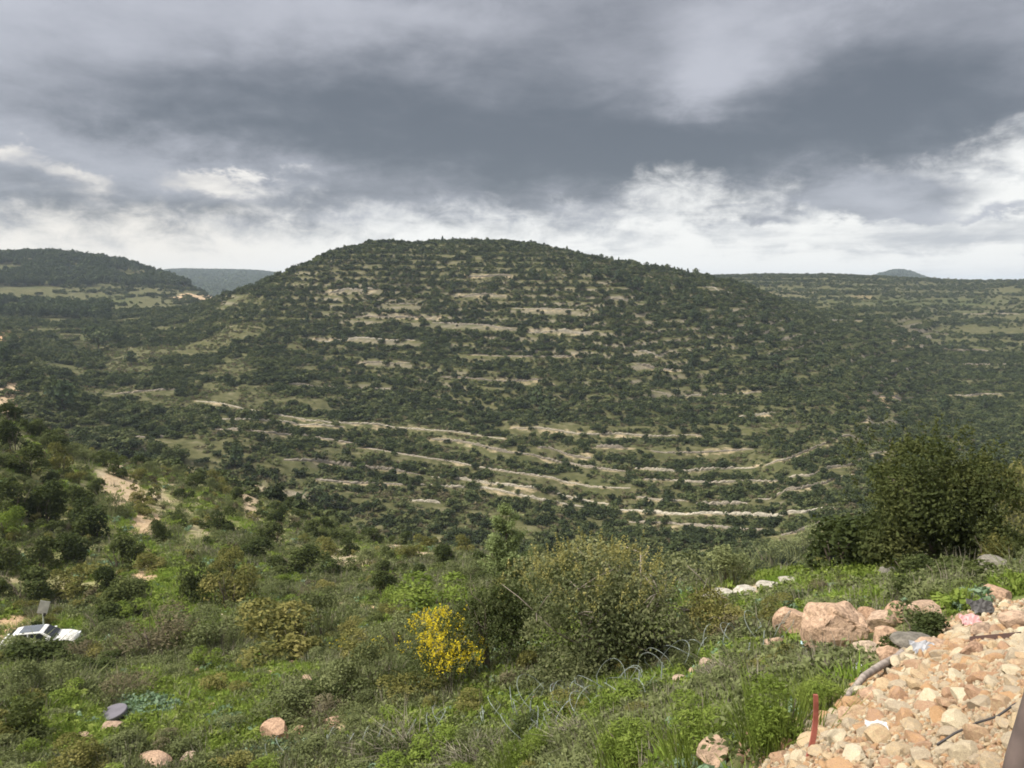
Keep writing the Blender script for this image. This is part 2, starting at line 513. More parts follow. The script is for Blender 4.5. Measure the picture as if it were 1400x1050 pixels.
M_STONE = stone_mat("limestone", [(0.0, (0.30, 0.15, 0.07)), (0.17, (0.45, 0.28, 0.145)), (0.32, (0.36, 0.225, 0.145)), (0.48, (0.50, 0.375, 0.225)), (0.62, (0.37, 0.30, 0.215)), (0.8, (0.54, 0.45, 0.305)), (1.0, (0.57, 0.52, 0.42))])
M_BOULDER = stone_mat("boulder_stone", [(0.0, (0.32, 0.185, 0.115)), (0.45, (0.43, 0.29, 0.195)), (0.7, (0.37, 0.27, 0.195)), (1.0, (0.50, 0.41, 0.30))], 3.0, 1.0)
M_GREYROCK = stone_mat("grey_rock", [(0.0, (0.24, 0.21, 0.17)), (0.5, (0.36, 0.33, 0.27)), (1.0, (0.48, 0.44, 0.37))], 2.0, 0.8)
M_WALL = stone_mat("terrace_stone", [(0.0, (0.17, 0.145, 0.115)), (0.4, (0.25, 0.215, 0.165)), (0.7, (0.34, 0.30, 0.23)), (1.0, (0.44, 0.40, 0.32))], 0.5, 0.6)
G_DARK = [(0.0, (0.026, 0.036, 0.015)), (0.45, (0.050, 0.063, 0.023)), (0.8, (0.092, 0.107, 0.038)), (1.0, (0.155, 0.165, 0.058))]
M_FAR = foliage_mat("hill_scrub_leaf", [(0.0, (0.022, 0.030, 0.016)), (0.35, (0.037, 0.048, 0.023)), (0.6, (0.058, 0.073, 0.030)), (0.78, (0.11, 0.12, 0.05)), (0.9, (0.13, 0.135, 0.075)), (1.0, (0.16, 0.13, 0.085))], 0.15, 0.6)
M_PINE = foliage_mat("pine_needle", [(0.0, (0.024, 0.036, 0.02)), (0.5, (0.048, 0.064, 0.030)), (0.85, (0.08, 0.095, 0.045)), (1.0, (0.11, 0.12, 0.06))], 0.12, 0.5)
M_SHRUB = foliage_mat("dark_shrub_leaf", G_DARK, 0.25)
M_OLIVE = foliage_mat("olive_shrub_leaf", [(0.0, (0.06, 0.062, 0.02)), (0.45, (0.135, 0.132, 0.042)), (0.8, (0.24, 0.215, 0.075)), (1.0, (0.36, 0.30, 0.12))], 0.3, 0.15)
M_BRIGHT = foliage_mat("bright_shrub_leaf", [(0.0, (0.07, 0.10, 0.02)), (0.5, (0.15, 0.20, 0.04)), (1.0, (0.27, 0.31, 0.08))], 0.35, 0.2)
M_GREYGREEN = foliage_mat("grey_green_leaf", [(0.0, (0.055, 0.064, 0.027)), (0.5, (0.125, 0.142, 0.060)), (1.0, (0.26, 0.275, 0.125))], 0.25, 0.3)
M_BROWN = foliage_mat("brown_scrub_leaf", [(0.0, (0.055, 0.046, 0.028)), (0.5, (0.115, 0.098, 0.058)), (1.0, (0.20, 0.175, 0.11))], 0.15, 0.3)
M_GOLD = foliage_mat("gold_green_leaf", [(0.0, (0.07, 0.07, 0.02)), (0.5, (0.17, 0.14, 0.035)), (1.0, (0.30, 0.23, 0.06))], 0.3, 0.2)
M_FLOWER = foliage_mat("yellow_flower", [(0.0, (0.34, 0.27, 0.015)), (0.5, (0.60, 0.47, 0.025)), (1.0, (0.72, 0.60, 0.06))], 0.3, 0.1)
M_GRASS = foliage_mat("grass_blade", [(0.0, (0.11, 0.17, 0.025)), (0.5, (0.19, 0.28, 0.045)), (0.85, (0.28, 0.36, 0.08)), (1.0, (0.40, 0.38, 0.14))], 0.35, 0.5)
M_DRY = foliage_mat("dry_stalk", [(0.0, (0.13, 0.11, 0.085)), (0.5, (0.22, 0.195, 0.15)), (1.0, (0.36, 0.33, 0.25))], 0.1, 0.3)
M_HERB = foliage_mat("blue_green_herb", [(0.0, (0.07, 0.12, 0.06)), (0.5, (0.14, 0.21, 0.12)), (1.0, (0.27, 0.34, 0.24))], 0.3, 0.3)
M_BARK = simple_mat("bark", (0.13, 0.10, 0.075), 0.95, 0, 0.25, 9.0)
M_TWIG = simple_mat("pale_twig", (0.25, 0.21, 0.165), 0.95, 0, 0.2, 9.0)
M_WIRE = simple_mat("galvanised_wire", (0.22, 0.25, 0.225), 0.85, 0.0, 0.15, 12.0)


# ------------------------------------------------------------------ ground sheet with its own soil and grass patches
def path_dist(poly, X, Y):
    """distance in plan to a polyline of world points"""
    D = np.full(X.shape, 1e9)
    for a, b in zip(poly[:-1], poly[1:]):
        ax, ay, bx, by = a[0], a[1], b[0], b[1]
        vx, vy = bx - ax, by - ay; q = vx * vx + vy * vy + 1e-9
        s = np.clip(((X - ax) * vx + (Y - ay) * vy) / q, 0, 1)
        D = np.minimum(D, np.hypot(X - ax - s * vx, Y - ay - s * vy))
    return D


SOIL = [  # px, py, half width in px, half height in px, weight, colour(0 pale .. 1 orange)
    (345, 690, 15, 28, .5, .1), (380, 735, 14, 14, .45, .1), (480, 772, 40, 10, .5, .1), (545, 750, 26, 7, .5, .1), (590, 764, 22, 6, .5, .1), (620, 742, 34, 6, .5, .1), (400, 705, 10, 16, .4, .1), (130, 745, 20, 12, .4, .2), (275, 725, 30, 14, .45, .1),
    (225, 705, 85, 60, .27, .12), (310, 740, 60, 40, .27, .1), (250, 655, 60, 22, .27, .1), (450, 765, 70, 25, .27, .1), (60, 800, 60, 20, .4, .2), (150, 650, 24, 20, .55, .1),
    (165, 670, 30, 28, .9, .35), (200, 720, 22, 22, .9, .5), (195, 790, 30, 10, 1.0, .6), (215, 690, 40, 25, .5, .2), (20, 855, 32, 16, 1., .75), (15, 880, 45, 12, 1., .8), (95, 883, 16, 10, .9, .5), (12, 825, 30, 8, .8, .6),
    (10, 548, 22, 22, .9, .4), (12, 462, 24, 9, 1., 1.), (265, 407, 25, 5, .8, .5), (45, 690, 8, 6, .6, .2), (340, 685, 14, 25, .7, .3), (500, 778, 16, 8, .8, .4), (470, 765, 35, 18, .5, .1), (500, 832, 26, 6, .9, .6), (480, 828, 30, 6, .5, .3),
    (640, 738, 30, 5, .7, .25), (750, 772, 32, 4, 1., .3), (1020, 803, 60, 5, .9, .2), (60, 905, 26, 8, .7, .3), (160, 836, 14, 8, .8, .5), (330, 905, 40, 6, .4, .3), (470, 1000, 40, 8, .6, .5), (420, 1010, 40, 8, .5, .3),
    (545, 745, 12, 6, .7, .2), (575, 760, 14, 6, .7, .2), (240, 835, 12, 4, .5, .4), (1230, 470, 25, 10, .4, .3), (1090, 400, 60, 5, .3, .3), (1180, 407, 18, 4, .36, .6), (1215, 545, 30, 10, .5, .5)]
GREEN = [(240, 812, 42, 34, 1.), (190, 860, 40, 8, .6), (330, 945, 60, 12, .8), (200, 930, 40, 8, .7), (260, 985, 90, 45, 1.), (120, 1010, 60, 30, .7), (400, 925, 40, 10, .9), (90, 862, 30, 12, .7), (680, 985, 60, 30, 1.), (880, 945, 80, 22, 1.), (1000, 905, 40, 15, .9), (760, 990, 80, 20, 1.),
         (1100, 800, 60, 14, .9), (1180, 790, 60, 12, .6), (1100, 885, 20, 12, .9), (590, 1000, 60, 20, .8), (160, 412, 25, 8, .25), (300, 1020, 60, 20, .8), (640, 955, 30, 10, .8), (1180, 830, 40, 10, .6), (230, 770, 20, 8, .8), (1380, 815, 20, 12, .8), (210, 590, 25, 4, .8),
         (1240, 412, 90, 4, .35), (1290, 415, 60, 5, .35)]
CLEAR = [(1015, 1240), (1025, 1060), (1080, 995), (1140, 962), (1200, 900), (1250, 868), (1320, 832), (1400, 812), (1800, 760), (1800, 1240)]
RUBBLE = [(1035, 1060), (1090, 1000), (1150, 972), (1215, 910), (1265, 872), (1330, 840), (1420, 825), (1420, 1060)]


def in_poly(px, py, poly):
    r = np.zeros(np.shape(px), bool)
    n = len(poly)
    for i in range(n):
        x0, y0 = poly[i]; x1, y1 = poly[(i + 1) % n]
        c = ((y0 > py) != (y1 > py)) & (px < (x1 - x0) * (py - y0) / (y1 - y0 + 1e-9) + x0)
        r ^= c
    return r


WALLS = [  # terrace walls traced where they stand; (image points), height
    ([(268, 546), (340, 560), (420, 575), (500, 580), (560, 585), (640, 593), (690, 601)], .9), ([(735, 611), (775, 620), (808, 630)], 1.7), ([(868, 641), (930, 645), (990, 642), (1032, 638)], 1.4), ([(1046, 637), (1085, 625), (1118, 611), (1150, 598), (1185, 584)], 1.6),
    ([(300, 572), (400, 578), (470, 584)], 1.1), ([(590, 596), (640, 607), (690, 616), (740, 627), (800, 638), (862, 647)], 1.3), ([(880, 655), (950, 660), (1040, 658), (1094, 656), (1132, 641), (1164, 637), (1190, 622), (1218, 606)], 1.5),
    ([(288, 587), (350, 590), (420, 597), (486, 607)], 1.5), ([(500, 612), (570, 624), (640, 636), (700, 646), (762, 656), (810, 665), (862, 669)], .9), ([(870, 677), (900, 683), (938, 687)], 1.7), ([(952, 689), (1022, 689)], 1.8), ([(1036, 684), (1062, 677), (1100, 668), (1128, 661), (1166, 641)], 1.4),
    ([(388, 629), (450, 633), (510, 640), (575, 650)], 1.7), ([(590, 652), (640, 657), (700, 664), (745, 672), (800, 684), (832, 693)], 1.3), ([(845, 697), (930, 703), (988, 704), (1050, 705), (1100, 702), (1150, 690)], 1.2),
    ([(420, 655), (480, 660), (565, 664)], .9), ([(575, 663), (660, 668), (735, 681), (800, 696)], 1.2), ([(860, 712), (910, 716), (968, 721), (1010, 723), (1052, 728)], 1.2), ([(1068, 735), (1110, 722), (1150, 707)], 1.3),
    ([(560, 683), (602, 690)], 1.2), ([(812, 612), (858, 613)], 1.6), ([(150, 541), (215, 532), (262, 536)], 1.2), ([(175, 597), (232, 599)], 1.3), ([(890, 618), (960, 620), (1030, 612)], .9), ([(700, 583), (790, 592), (880, 596), (960, 594)], .9),
    ([(450, 396), (520, 397)], 1.6), ([(480, 432), (545, 433), (600, 439)], 1.4), ([(590, 441), (650, 444), (705, 451)], 1.7), ([(700, 421), (760, 424), (822, 423)], 1.4), ([(715, 453), (770, 454), (806, 456)], 1.9), ([(828, 410), (878, 412)], 2.2),
    ([(868, 484), (905, 482)], 1.4), ([(868, 503), (932, 507)], 1.6), ([(960, 397), (1005, 398)], 2.2), ([(430, 465), (500, 463), (570, 466)], 1.2), ([(640, 375), (700, 379)], 1.4), ([(1010, 570), (1060, 565)], 1.4), ([(600, 515), (680, 520), (760, 524)], 1.1), ([(380, 525), (460, 530), (540, 534)], 1.1),
    ([(640, 485), (720, 488), (800, 487)], 1.1), ([(890, 540), (960, 541), (1040, 535)], 1.1), ([(520, 415), (590, 417)], 1.2), ([(620, 402), (690, 405)], 1.1), ([(480, 495), (560, 498)], 1.1),
    ([(1180, 585), (1240, 572)], 1.6), ([(1190, 545), (1250, 541)], 1.6), ([(1300, 545), (1370, 535)], 1.5), ([(1290, 480), (1360, 478)], 1.8), ([(1120, 440), (1180, 437)], 1.8), ([(1300, 500), (1392, 497)], 1.8), ([(1230, 455), (1300, 453)], 2.0), ([(1310, 430), (1395, 429)], 2.2)]
WALL_W = []
for pts, h in WALLS:
    q = []
    for (x0, y0), (x1, y1) in zip(pts[:-1], pts[1:]):
        n = max(2, int(abs(x1 - x0) / 12))
        for k in range(n): q.append((x0 + (x1 - x0) * k / n, y0 + (y1 - y0) * k / n))
    q.append(pts[-1])
    w = [hit(*p) for p in q]
    # keep the run continuous where a ray skims over a step
    r = np.array([p.xy.length for p in w]); med = np.median(r)
    rs = np.array([np.median(r[max(0, i - 2):i + 3]) for i in range(len(r))])
    out = []
    for p, rr in zip(w, rs):
        d = p.xy.normalized() * rr
        out.append((d.x, d.y))
    WALL_W.append(out)


def build_ground():
    PX, PY = project(GX, np.maximum(GY, 1e-3), HZ)
    front = (GY > 0.3) & (np.abs(GA) < 0.75)
    vis = seen(GX, GY, HZ, 0.4) & front
    soil = np.zeros_like(HZ); orange = np.zeros_like(HZ); green = np.zeros_like(HZ)
    wob = (fbm(GX / np.clip(GR, 1, 1e9) * 40, LR[None, :] * 40 + 0 * GX, 3, 4) - .5) * 1.6
    for px, py, hw, hh, w, c in SOIL:
        q = ((PX - px) / hw) ** 2 + ((PY - py) / hh) ** 2
        g = w * (1 - sst(np.sqrt(q) + wob, 0.55, 1.45)) * vis
        orange = np.where(g > soil, c, orange); soil = np.maximum(soil, g)
    for px, py, hw, hh, w in GREEN:
        q = ((PX - px) / hw) ** 2 + ((PY - py) / hh) ** 2
        green = np.maximum(green, w * (1 - sst(np.sqrt(q) + wob, 0.6, 1.5)) * vis)
    rub = in_poly(PX + wob * 18, PY + wob * 18, RUBBLE) & front & (GR < 22)
    soil = np.where(rub, 1.0, soil); orange = np.where(rub, .6, orange)
    for poly in WALL_W:
        cx = np.mean([p[0] for p in poly]); cy = np.mean([p[1] for p in poly]); ext = max(math.hypot(p[0] - cx, p[1] - cy) for p in poly) + 12
        sel = np.hypot(GX - cx, GY - cy) < ext
        D = path_dist(poly, GX[sel], GY[sel])
        g = .37 * (1 - sst(D + wob[sel] * 3.5, .6, 2.8))
        soil[sel] = np.maximum(soil[sel], g); orange[sel] = np.maximum(orange[sel], .28 * (g > .3))
    na, nr = HZ.shape
    V = np.stack([GX, GY, HZ], -1).reshape(-1, 3)
    idx = np.arange(na * nr).reshape(na, nr)
    Fc = np.stack([idx[:-1, :-1], idx[:-1, 1:], idx[1:, 1:], idx[1:, :-1]], -1).reshape(-1, 4)
    V = np.concatenate([V, [[0, 0, -1.72]]])
    me = mesh_np("ground", V, Fc, {'soil': np.append(soil.ravel(), 0), 'orange': np.append(orange.ravel(), 0), 'green': np.append(green.ravel(), 0)}, True)
    m, N, L = newmat("ground_soil_and_grass")
    geo = node(N, L, 'ShaderNodeNewGeometry')
    at = lambda n: node(N, L, 'ShaderNodeAttribute', attribute_name=n).outputs['Fac']
    ln = node(N, L, 'ShaderNodeVectorMath', {0: geo.outputs['Position']}, operation='LENGTH').outputs['Value']
    nf = node(N, L, 'ShaderNodeTexNoise', {'Vector': geo.outputs['Position'], 'Scale': 0.35, 'Detail': 8.0, 'Roughness': 0.62})
    nn = node(N, L, 'ShaderNodeTexNoise', {'Vector': geo.outputs['Position'], 'Scale': 3.5, 'Detail': 8.0, 'Roughness': 0.7})
    nl = node(N, L, 'ShaderNodeTexNoise', {'Vector': geo.outputs['Position'], 'Scale': 0.035, 'Detail': 5.0, 'Roughness': 0.6})
    nb = node(N, L, 'ShaderNodeTexNoise', {'Vector': geo.outputs['Position'], 'Scale': 14.0, 'Detail': 6.0, 'Roughness': 0.7})
    base = ramp(N, L, nf.outputs['Fac'], [(0.30, (0.095, 0.098, 0.040)), (0.44, (0.15, 0.15, 0.058)), (0.56, (0.21, 0.20, 0.088)), (0.68, (0.30, 0.27, 0.155))])
    gr = ramp(N, L, nn.outputs['Fac'], [(0.3, (0.055, 0.085, 0.02)), (0.5, (0.10, 0.15, 0.035)), (0.7, (0.17, 0.20, 0.06))])
    gm = nmath(N, L, 'ADD', at('green'), node(N, L, 'ShaderNodeMapRange', {0: nl.outputs['Fac'], 1: 0.5, 2: 0.72, 3: 0.0, 4: 0.35}).outputs[0], True)
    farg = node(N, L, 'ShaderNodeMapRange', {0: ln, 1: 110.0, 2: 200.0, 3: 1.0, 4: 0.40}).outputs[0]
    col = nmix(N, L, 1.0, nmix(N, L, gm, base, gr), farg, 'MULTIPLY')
    pale = ramp(N, L, nn.outputs['Fac'], [(0.3, (0.20, 0.16, 0.10)), (0.52, (0.36, 0.30, 0.20)), (0.7, (0.48, 0.42, 0.31))])
    org = ramp(N, L, nn.outputs['Fac'], [(0.3, (0.28, 0.16, 0.08)), (0.52, (0.45, 0.29, 0.16)), (0.7, (0.55, 0.39, 0.25))])
    so = nmix(N, L, at('orange'), pale, org)
    sm = node(N, L, 'ShaderNodeMapRange', {0: nmath(N, L, 'ADD', at('soil'), nmath(N, L, 'MULTIPLY', nmath(N, L, 'SUBTRACT', nf.outputs['Fac'], 0.5), 1.1)), 1: 0.28, 2: 0.62}).outputs[0]
    col = nmix(N, L, sm, col, so)
    # rock shows where the ground is steep
    sx = node(N, L, 'ShaderNodeSeparateXYZ', {0: geo.outputs['Normal']})
    st = node(N, L, 'ShaderNodeMapRange', {0: nmath(N, L, 'ADD', sx.outputs[2], nmath(N, L, 'MULTIPLY', nf.outputs['Fac'], 0.25)), 1: 0.98, 2: 0.80, 3: 0.0, 4: 0.95}).outputs[0]
    rock = ramp(N, L, nn.outputs['Fac'], [(0.3, (0.10, 0.085, 0.06)), (0.5, (0.20, 0.17, 0.125)), (0.68, (0.34, 0.30, 0.23))])
    farf = node(N, L, 'ShaderNodeMapRange', {0: ln, 1: 120.0, 2: 180.0}).outputs[0]
    col = nmix(N, L, nmath(N, L, 'MULTIPLY', st, farf), col, rock)
    bp = node(N, L, 'ShaderNodeBump', {'Height': nb.outputs['Fac'], 'Strength': 0.8, 'Distance': 0.08})
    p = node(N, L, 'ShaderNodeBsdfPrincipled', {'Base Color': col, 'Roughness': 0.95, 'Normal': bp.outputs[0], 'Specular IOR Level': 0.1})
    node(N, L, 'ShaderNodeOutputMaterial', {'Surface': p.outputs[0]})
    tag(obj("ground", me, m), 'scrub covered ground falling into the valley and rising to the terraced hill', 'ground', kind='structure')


build_ground()


# ------------------------------------------------------------------ foliage builders
def unit(v): return v / (np.linalg.norm(v, axis=-1, keepdims=True) + 1e-9)


def leaf_quads(P, Nn, l, w, rng):
    """diamond leaves at P facing Nn"""
    n = len(P)
    T = unit(np.cross(Nn, rng.normal(size=(n, 3)))); B = np.cross(Nn, T)
    l = np.broadcast_to(l, (n,))[:, None]; w = np.broadcast_to(w, (n,))[:, None]
    V = np.stack([P - T * l / 2, P + B * w / 2, P + T * l / 2, P - B * w / 2], 1).reshape(-1, 3)
    return V, np.arange(n * 4).reshape(n, 4)


def crown_pts(rng, n, size, lobes, lobe_r=(0.32, 0.55), flat=0.0, base=0.12, shell=0.55):
    """points, outward normals and a clump tint inside a bush-shaped crown; size=(w,d,h), base at z=0"""
    sx, sy, sz = size[0] / 2, size[1] / 2, size[2]
    cen = []
    for k in range(lobes):
        a = rng.uniform(0, 2 * PI); rr = math.sqrt(rng.uniform(0, 1)) * 0.68; hz = rng.uniform(base + .1, 0.78) * (1 - 0.42 * rr * rr)
        cen.append((rr * math.cos(a), rr * math.sin(a), hz))
    cen = np.array(cen); lr = rng.uniform(*lobe_r, lobes); lt = rng.uniform(0, 1, lobes)
    k = rng.choice(lobes, n, p=lr ** 2 / np.sum(lr ** 2))
    d = unit(rng.normal(size=(n, 3))); d[:, 2] = np.where(d[:, 2] < -0.35, -d[:, 2], d[:, 2])
    q = rng.uniform(shell, 1.0, n) ** 0.6
    q = q * (1 + 0.22 * rng.normal(size=n) * (rng.uniform(size=n) < .25))
    P = cen[k] + d * (lr[k] * q)[:, None] * np.array([1, 1, 0.62])
    P[:, 2] = np.abs(P[:, 2])
    tint = np.clip(0.30 * lt[k] + 0.28 * rng.uniform(size=n) + 0.42 * np.clip(0.5 + 0.5 * np.sin(P[:, 0] * 5 + lt[k] * 9) * np.cos(P[:, 1] * 6), 0, 1), 0, 1)
    top = P[:, 2].max()
    P = P * np.array([sx, sy, sz / max(top, .6)])
    return P, d, tint


def crown_mesh(name, seed, n, size, lobes, leaf, aspect=0.55, jit=0.9, **kw):
    rng = np.random.default_rng(seed)
    P, d, t = crown_pts(rng, n, size, lobes, **kw)
    Nn = unit(d + rng.normal(size=d.shape) * jit)
    l = leaf * rng.uniform(.65, 1.35, n)
    V, Fc = leaf_quads(P, Nn, l, l * aspect, rng)
    return mesh_np(name, V, Fc, {'tint': np.repeat(t, 4)})


def blades_mesh(name, seed, n, size, length, width, spread=1.0, curve=0.3, base_r=0.5, tip=0.0, tint=(0, 1)):
    """long thin blades or twigs rising from a patch: grass, broom, spiny cushions"""
    rng = np.random.default_rng(seed)
    a = rng.uniform(0, 2 * PI, n); r = np.sqrt(rng.uniform(0, 1, n)) * base_r
    B = np.stack([np.cos(a) * r * size[0] / 2, np.sin(a) * r * size[1] / 2, np.zeros(n)], 1)
    lean = np.stack([np.cos(a + rng.normal(0, .6, n)) * size[0] / 2, np.sin(a + rng.normal(0, .6, n)) * size[1] / 2, np.zeros(n)], 1)
    lean = lean * (rng.uniform(.1, 1, n) * spread * (0.35 + r))[:, None]
    h = size[2] * rng.uniform(.55, 1.0, n) * np.sqrt(np.clip(1.05 - (r * 0.8) ** 2, 0.05, 1)) * length
    Tp = B + lean * 1.0; Tp[:, 2] += h
    Md = B + lean * (0.5 - curve * .5); Md[:, 2] += h * (0.5 + curve * .35)
    side = unit(np.cross(Tp - B, rng.normal(size=(n, 3)))) * width / 2
    V = np.stack([B - side, B + side, Md + side * .8, Tp + side * (0.12 + tip), Tp - side * (0.12 + tip), Md - side * .8], 1).reshape(-1, 3)
    i = np.arange(n)[:, None] * 6
    Fc = np.concatenate([i + np.array([[0, 1, 2, 5]]), i + np.array([[5, 2, 3, 4]])])
    t = rng.uniform(*tint, n)
    return mesh_np(name, V, Fc, {'tint': np.repeat(t, 6)})


def join_np(name, meshes):
    """merge leaf meshes of one part"""
    Vs, Fs, Ts, o = [], [], [], 0
    for me in meshes:
        v = np.empty(len(me.vertices) * 3, np.float32); me.vertices.foreach_get('co', v)
        f = np.empty(len(me.loops), np.int32); me.loops.foreach_get('vertex_index', f)
        t = np.empty(len(me.vertices), np.float32); me.attributes['tint'].data.foreach_get('value', t)
        Vs.append(v.reshape(-1, 3)); Fs.append(f.reshape(-1, 4) + o); Ts.append(t); o += len(me.vertices)
        bpy.data.meshes.remove(me)
    return mesh_np(name, np.concatenate(Vs), np.concatenate(Fs), {'tint': np.concatenate(Ts)})


def stems_mesh(seed, n, size, r0=0.03, spread=0.7, segs=4, hfrac=0.8, tw=0):
    rnd = random.Random(seed); mb = MB()
    for i in range(n):
        a = rnd.uniform(0, 2 * PI); q = rnd.uniform(.2, 1) * spread
        end = Vector((math.cos(a) * q * size[0] / 2, math.sin(a) * q * size[1] / 2, size[2] * hfrac * rnd.uniform(.6, 1.0)))
        st = Vector((math.cos(a) * .06 * size[0], math.sin(a) * .06 * size[1], -0.08))
        pts = []
        for k in range(segs + 1):
            t = k / segs
            p = st.lerp(end, t); p.z = st.z + (end.z - st.z) * t ** 0.85
            if 0 < k: p += Vector((rnd.uniform(-1, 1), rnd.uniform(-1, 1), rnd.uniform(-.4, .4))) * size[0] * .03
            pts.append(p)
        R = r0 * rnd.uniform(.6, 1.1)
        mb.tube(pts, [R * (1 - .75 * k / segs) for k in range(segs + 1)], 5)
        for j in range(tw):
            k = rnd.randint(1, segs); b = pts[k]; e = b + Vector((rnd.uniform(-1, 1), rnd.uniform(-1, 1), rnd.uniform(-.1, .9))) * size[0] * .13
            mb.tube([b, b.lerp(e, .5) + Vector((0, 0, .03)), e], [R * .35, R * .25, R * .12], 4)
    return mb.mesh("stem", True)


def rock_mesh(name, seed, sub=2, planes=9, cut=(0.55, 0.9), scale=(1, .85, .7), rough=0.04, smooth=False):
    import bmesh
    rng = np.random.default_rng(seed)
    bm = bmesh.new(); bmesh.ops.create_icosphere(bm, subdivisions=sub, radius=1.0)
    V = np.array([v.co for v in bm.verts])
    for _ in range(planes):
        n = unit(rng.normal(size=3)); o = rng.uniform(*cut)
        dd = np.maximum(V @ n - o, 0); V = V - dd[:, None] * n
    ns = np.stack([fbm(V[:, 0] * 3 + 7 * k + seed, V[:, 1] * 3 + V[:, 2] * 2.1 + k, 40 + k, 3) for k in range(3)], 1) - .5
    V = V + ns * rough * 2
    V = V * np.array(scale)
    V[:, 2] -= V[:, 2].min() * 0 + 0
    for v, c in zip(bm.verts, V): v.co = c
    for f in bm.faces: f.smooth = smooth
    me = bpy.data.meshes.new(name); bm.to_mesh(me); bm.free()
    return me


# ------------------------------------------------------------------ instanced masses (only for what nobody could count)
def scatter(name, protos, P, rot, scl, idx, label, cat):
    col = bpy.data.collections.new(name + "_forms")
    for i, o in enumerate(protos): col.objects.link(o)
    me = bpy.data.meshes.new(name)
    n = len(P)
    me.vertices.add(n); me.vertices.foreach_set('co', np.asarray(P, np.float32).ravel())
    a = me.attributes.new('rot', 'FLOAT_VECTOR', 'POINT'); a.data.foreach_set('vector', np.asarray(rot, np.float32).ravel())
    a = me.attributes.new('scl', 'FLOAT_VECTOR', 'POINT'); a.data.foreach_set('vector', np.asarray(scl, np.float32).ravel())
    a = me.attributes.new('idx', 'INT', 'POINT'); a.data.foreach_set('value', np.asarray(idx, np.int32))
    o = bpy.data.objects.new(name, me); C.objects.link(o)
    ng = bpy.data.node_groups.new(name + "_nodes", 'GeometryNodeTree')
    ng.interface.new_socket('Geometry', in_out='INPUT', socket_type='NodeSocketGeometry')
    ng.interface.new_socket('Geometry', in_out='OUTPUT', socket_type='NodeSocketGeometry')
    N, L = ng.nodes, ng.links
    gi = N.new('NodeGroupInput'); go = N.new('NodeGroupOutput')
    ip = N.new('GeometryNodeInstanceOnPoints'); ci = N.new('GeometryNodeCollectionInfo')
    ci.inputs['Collection'].default_value = col; ci.inputs['Separate Children'].default_value = True; ci.inputs['Reset Children'].default_value = True
    def na(nm, ty):
        n = N.new('GeometryNodeInputNamedAttribute'); n.data_type = ty; n.inputs['Name'].default_value = nm; return n.outputs['Attribute']
    L.new(gi.outputs[0], ip.inputs['Points']); L.new(ci.outputs[0], ip.inputs['Instance']); ip.inputs['Pick Instance'].default_value = True
    L.new(na('idx', 'INT'), ip.inputs['Instance Index']); L.new(na('rot', 'FLOAT_VECTOR'), ip.inputs['Rotation']); L.new(na('scl', 'FLOAT_VECTOR'), ip.inputs['Scale'])
    L.new(ip.outputs[0], go.inputs[0])
    md = o.modifiers.new("scatter", 'NODES'); md.node_group = ng
    return tag(o, label, cat, kind='stuff')


def proto(name, mesh, mat):
    o = bpy.data.objects.new(name, mesh)
    if not mesh.materials: mesh.materials.append(mat)
    return o


RNG = np.random.default_rng(7)
R1 = random.Random(11)
LAND = []        # landmarks for the labels: (words, px, py)
PENDING = []     # things whose label is made from the landmarks
WALL_ALL = [p for w in WALL_W for p in w]

# ------------------------------------------------------------------ hillside scrub
NF = 8
far_protos = [proto("scrub_form_%d" % i, crown_mesh("scrub_form", 100 + i, 210, (1, 1, .72 + .09 * (i % 4)), 5 + i % 4, .17, .8, 0.8, lobe_r=(.36, .62)), M_FAR) for i in range(NF)]


def band(x, y):
    """rows of bushes follow the terraces"""
    z = ground(x, y)
    t = (z + (fbm(x / 60, y / 60, 31, 3) - .5) * 5 * .45 + tilt(np.arctan2(x, y), np.hypot(x, y))) / TH
    return t - np.floor(t)


def wall_clear(x, y, ahead=5.0, w=2.6):
    """keep the walls free of bushes on the side towards the viewer"""
    ok = np.ones(len(x), bool)
    for poly in WALL_W:
        p = np.array(poly)
        cx, cy = p.mean(0); ext = np.hypot(p[:, 0] - cx, p[:, 1] - cy).max() + 14
        s = np.nonzero(np.hypot(x - cx, y - cy) < ext)[0]
        if not len(s): continue
        d0 = path_dist(poly, x[s], y[s])
        rr = np.hypot(x[s], y[s]); f = 1 + ahead * .5 / rr
        d1 = path_dist(poly, x[s] * f, y[s] * f); f2 = 1 + ahead / rr
        d2 = path_dist(poly, x[s] * f2, y[s] * f2)
        ok[s[(d0 < w * .6) | (d1 < w) | (d2 < w)]] = False
    return ok


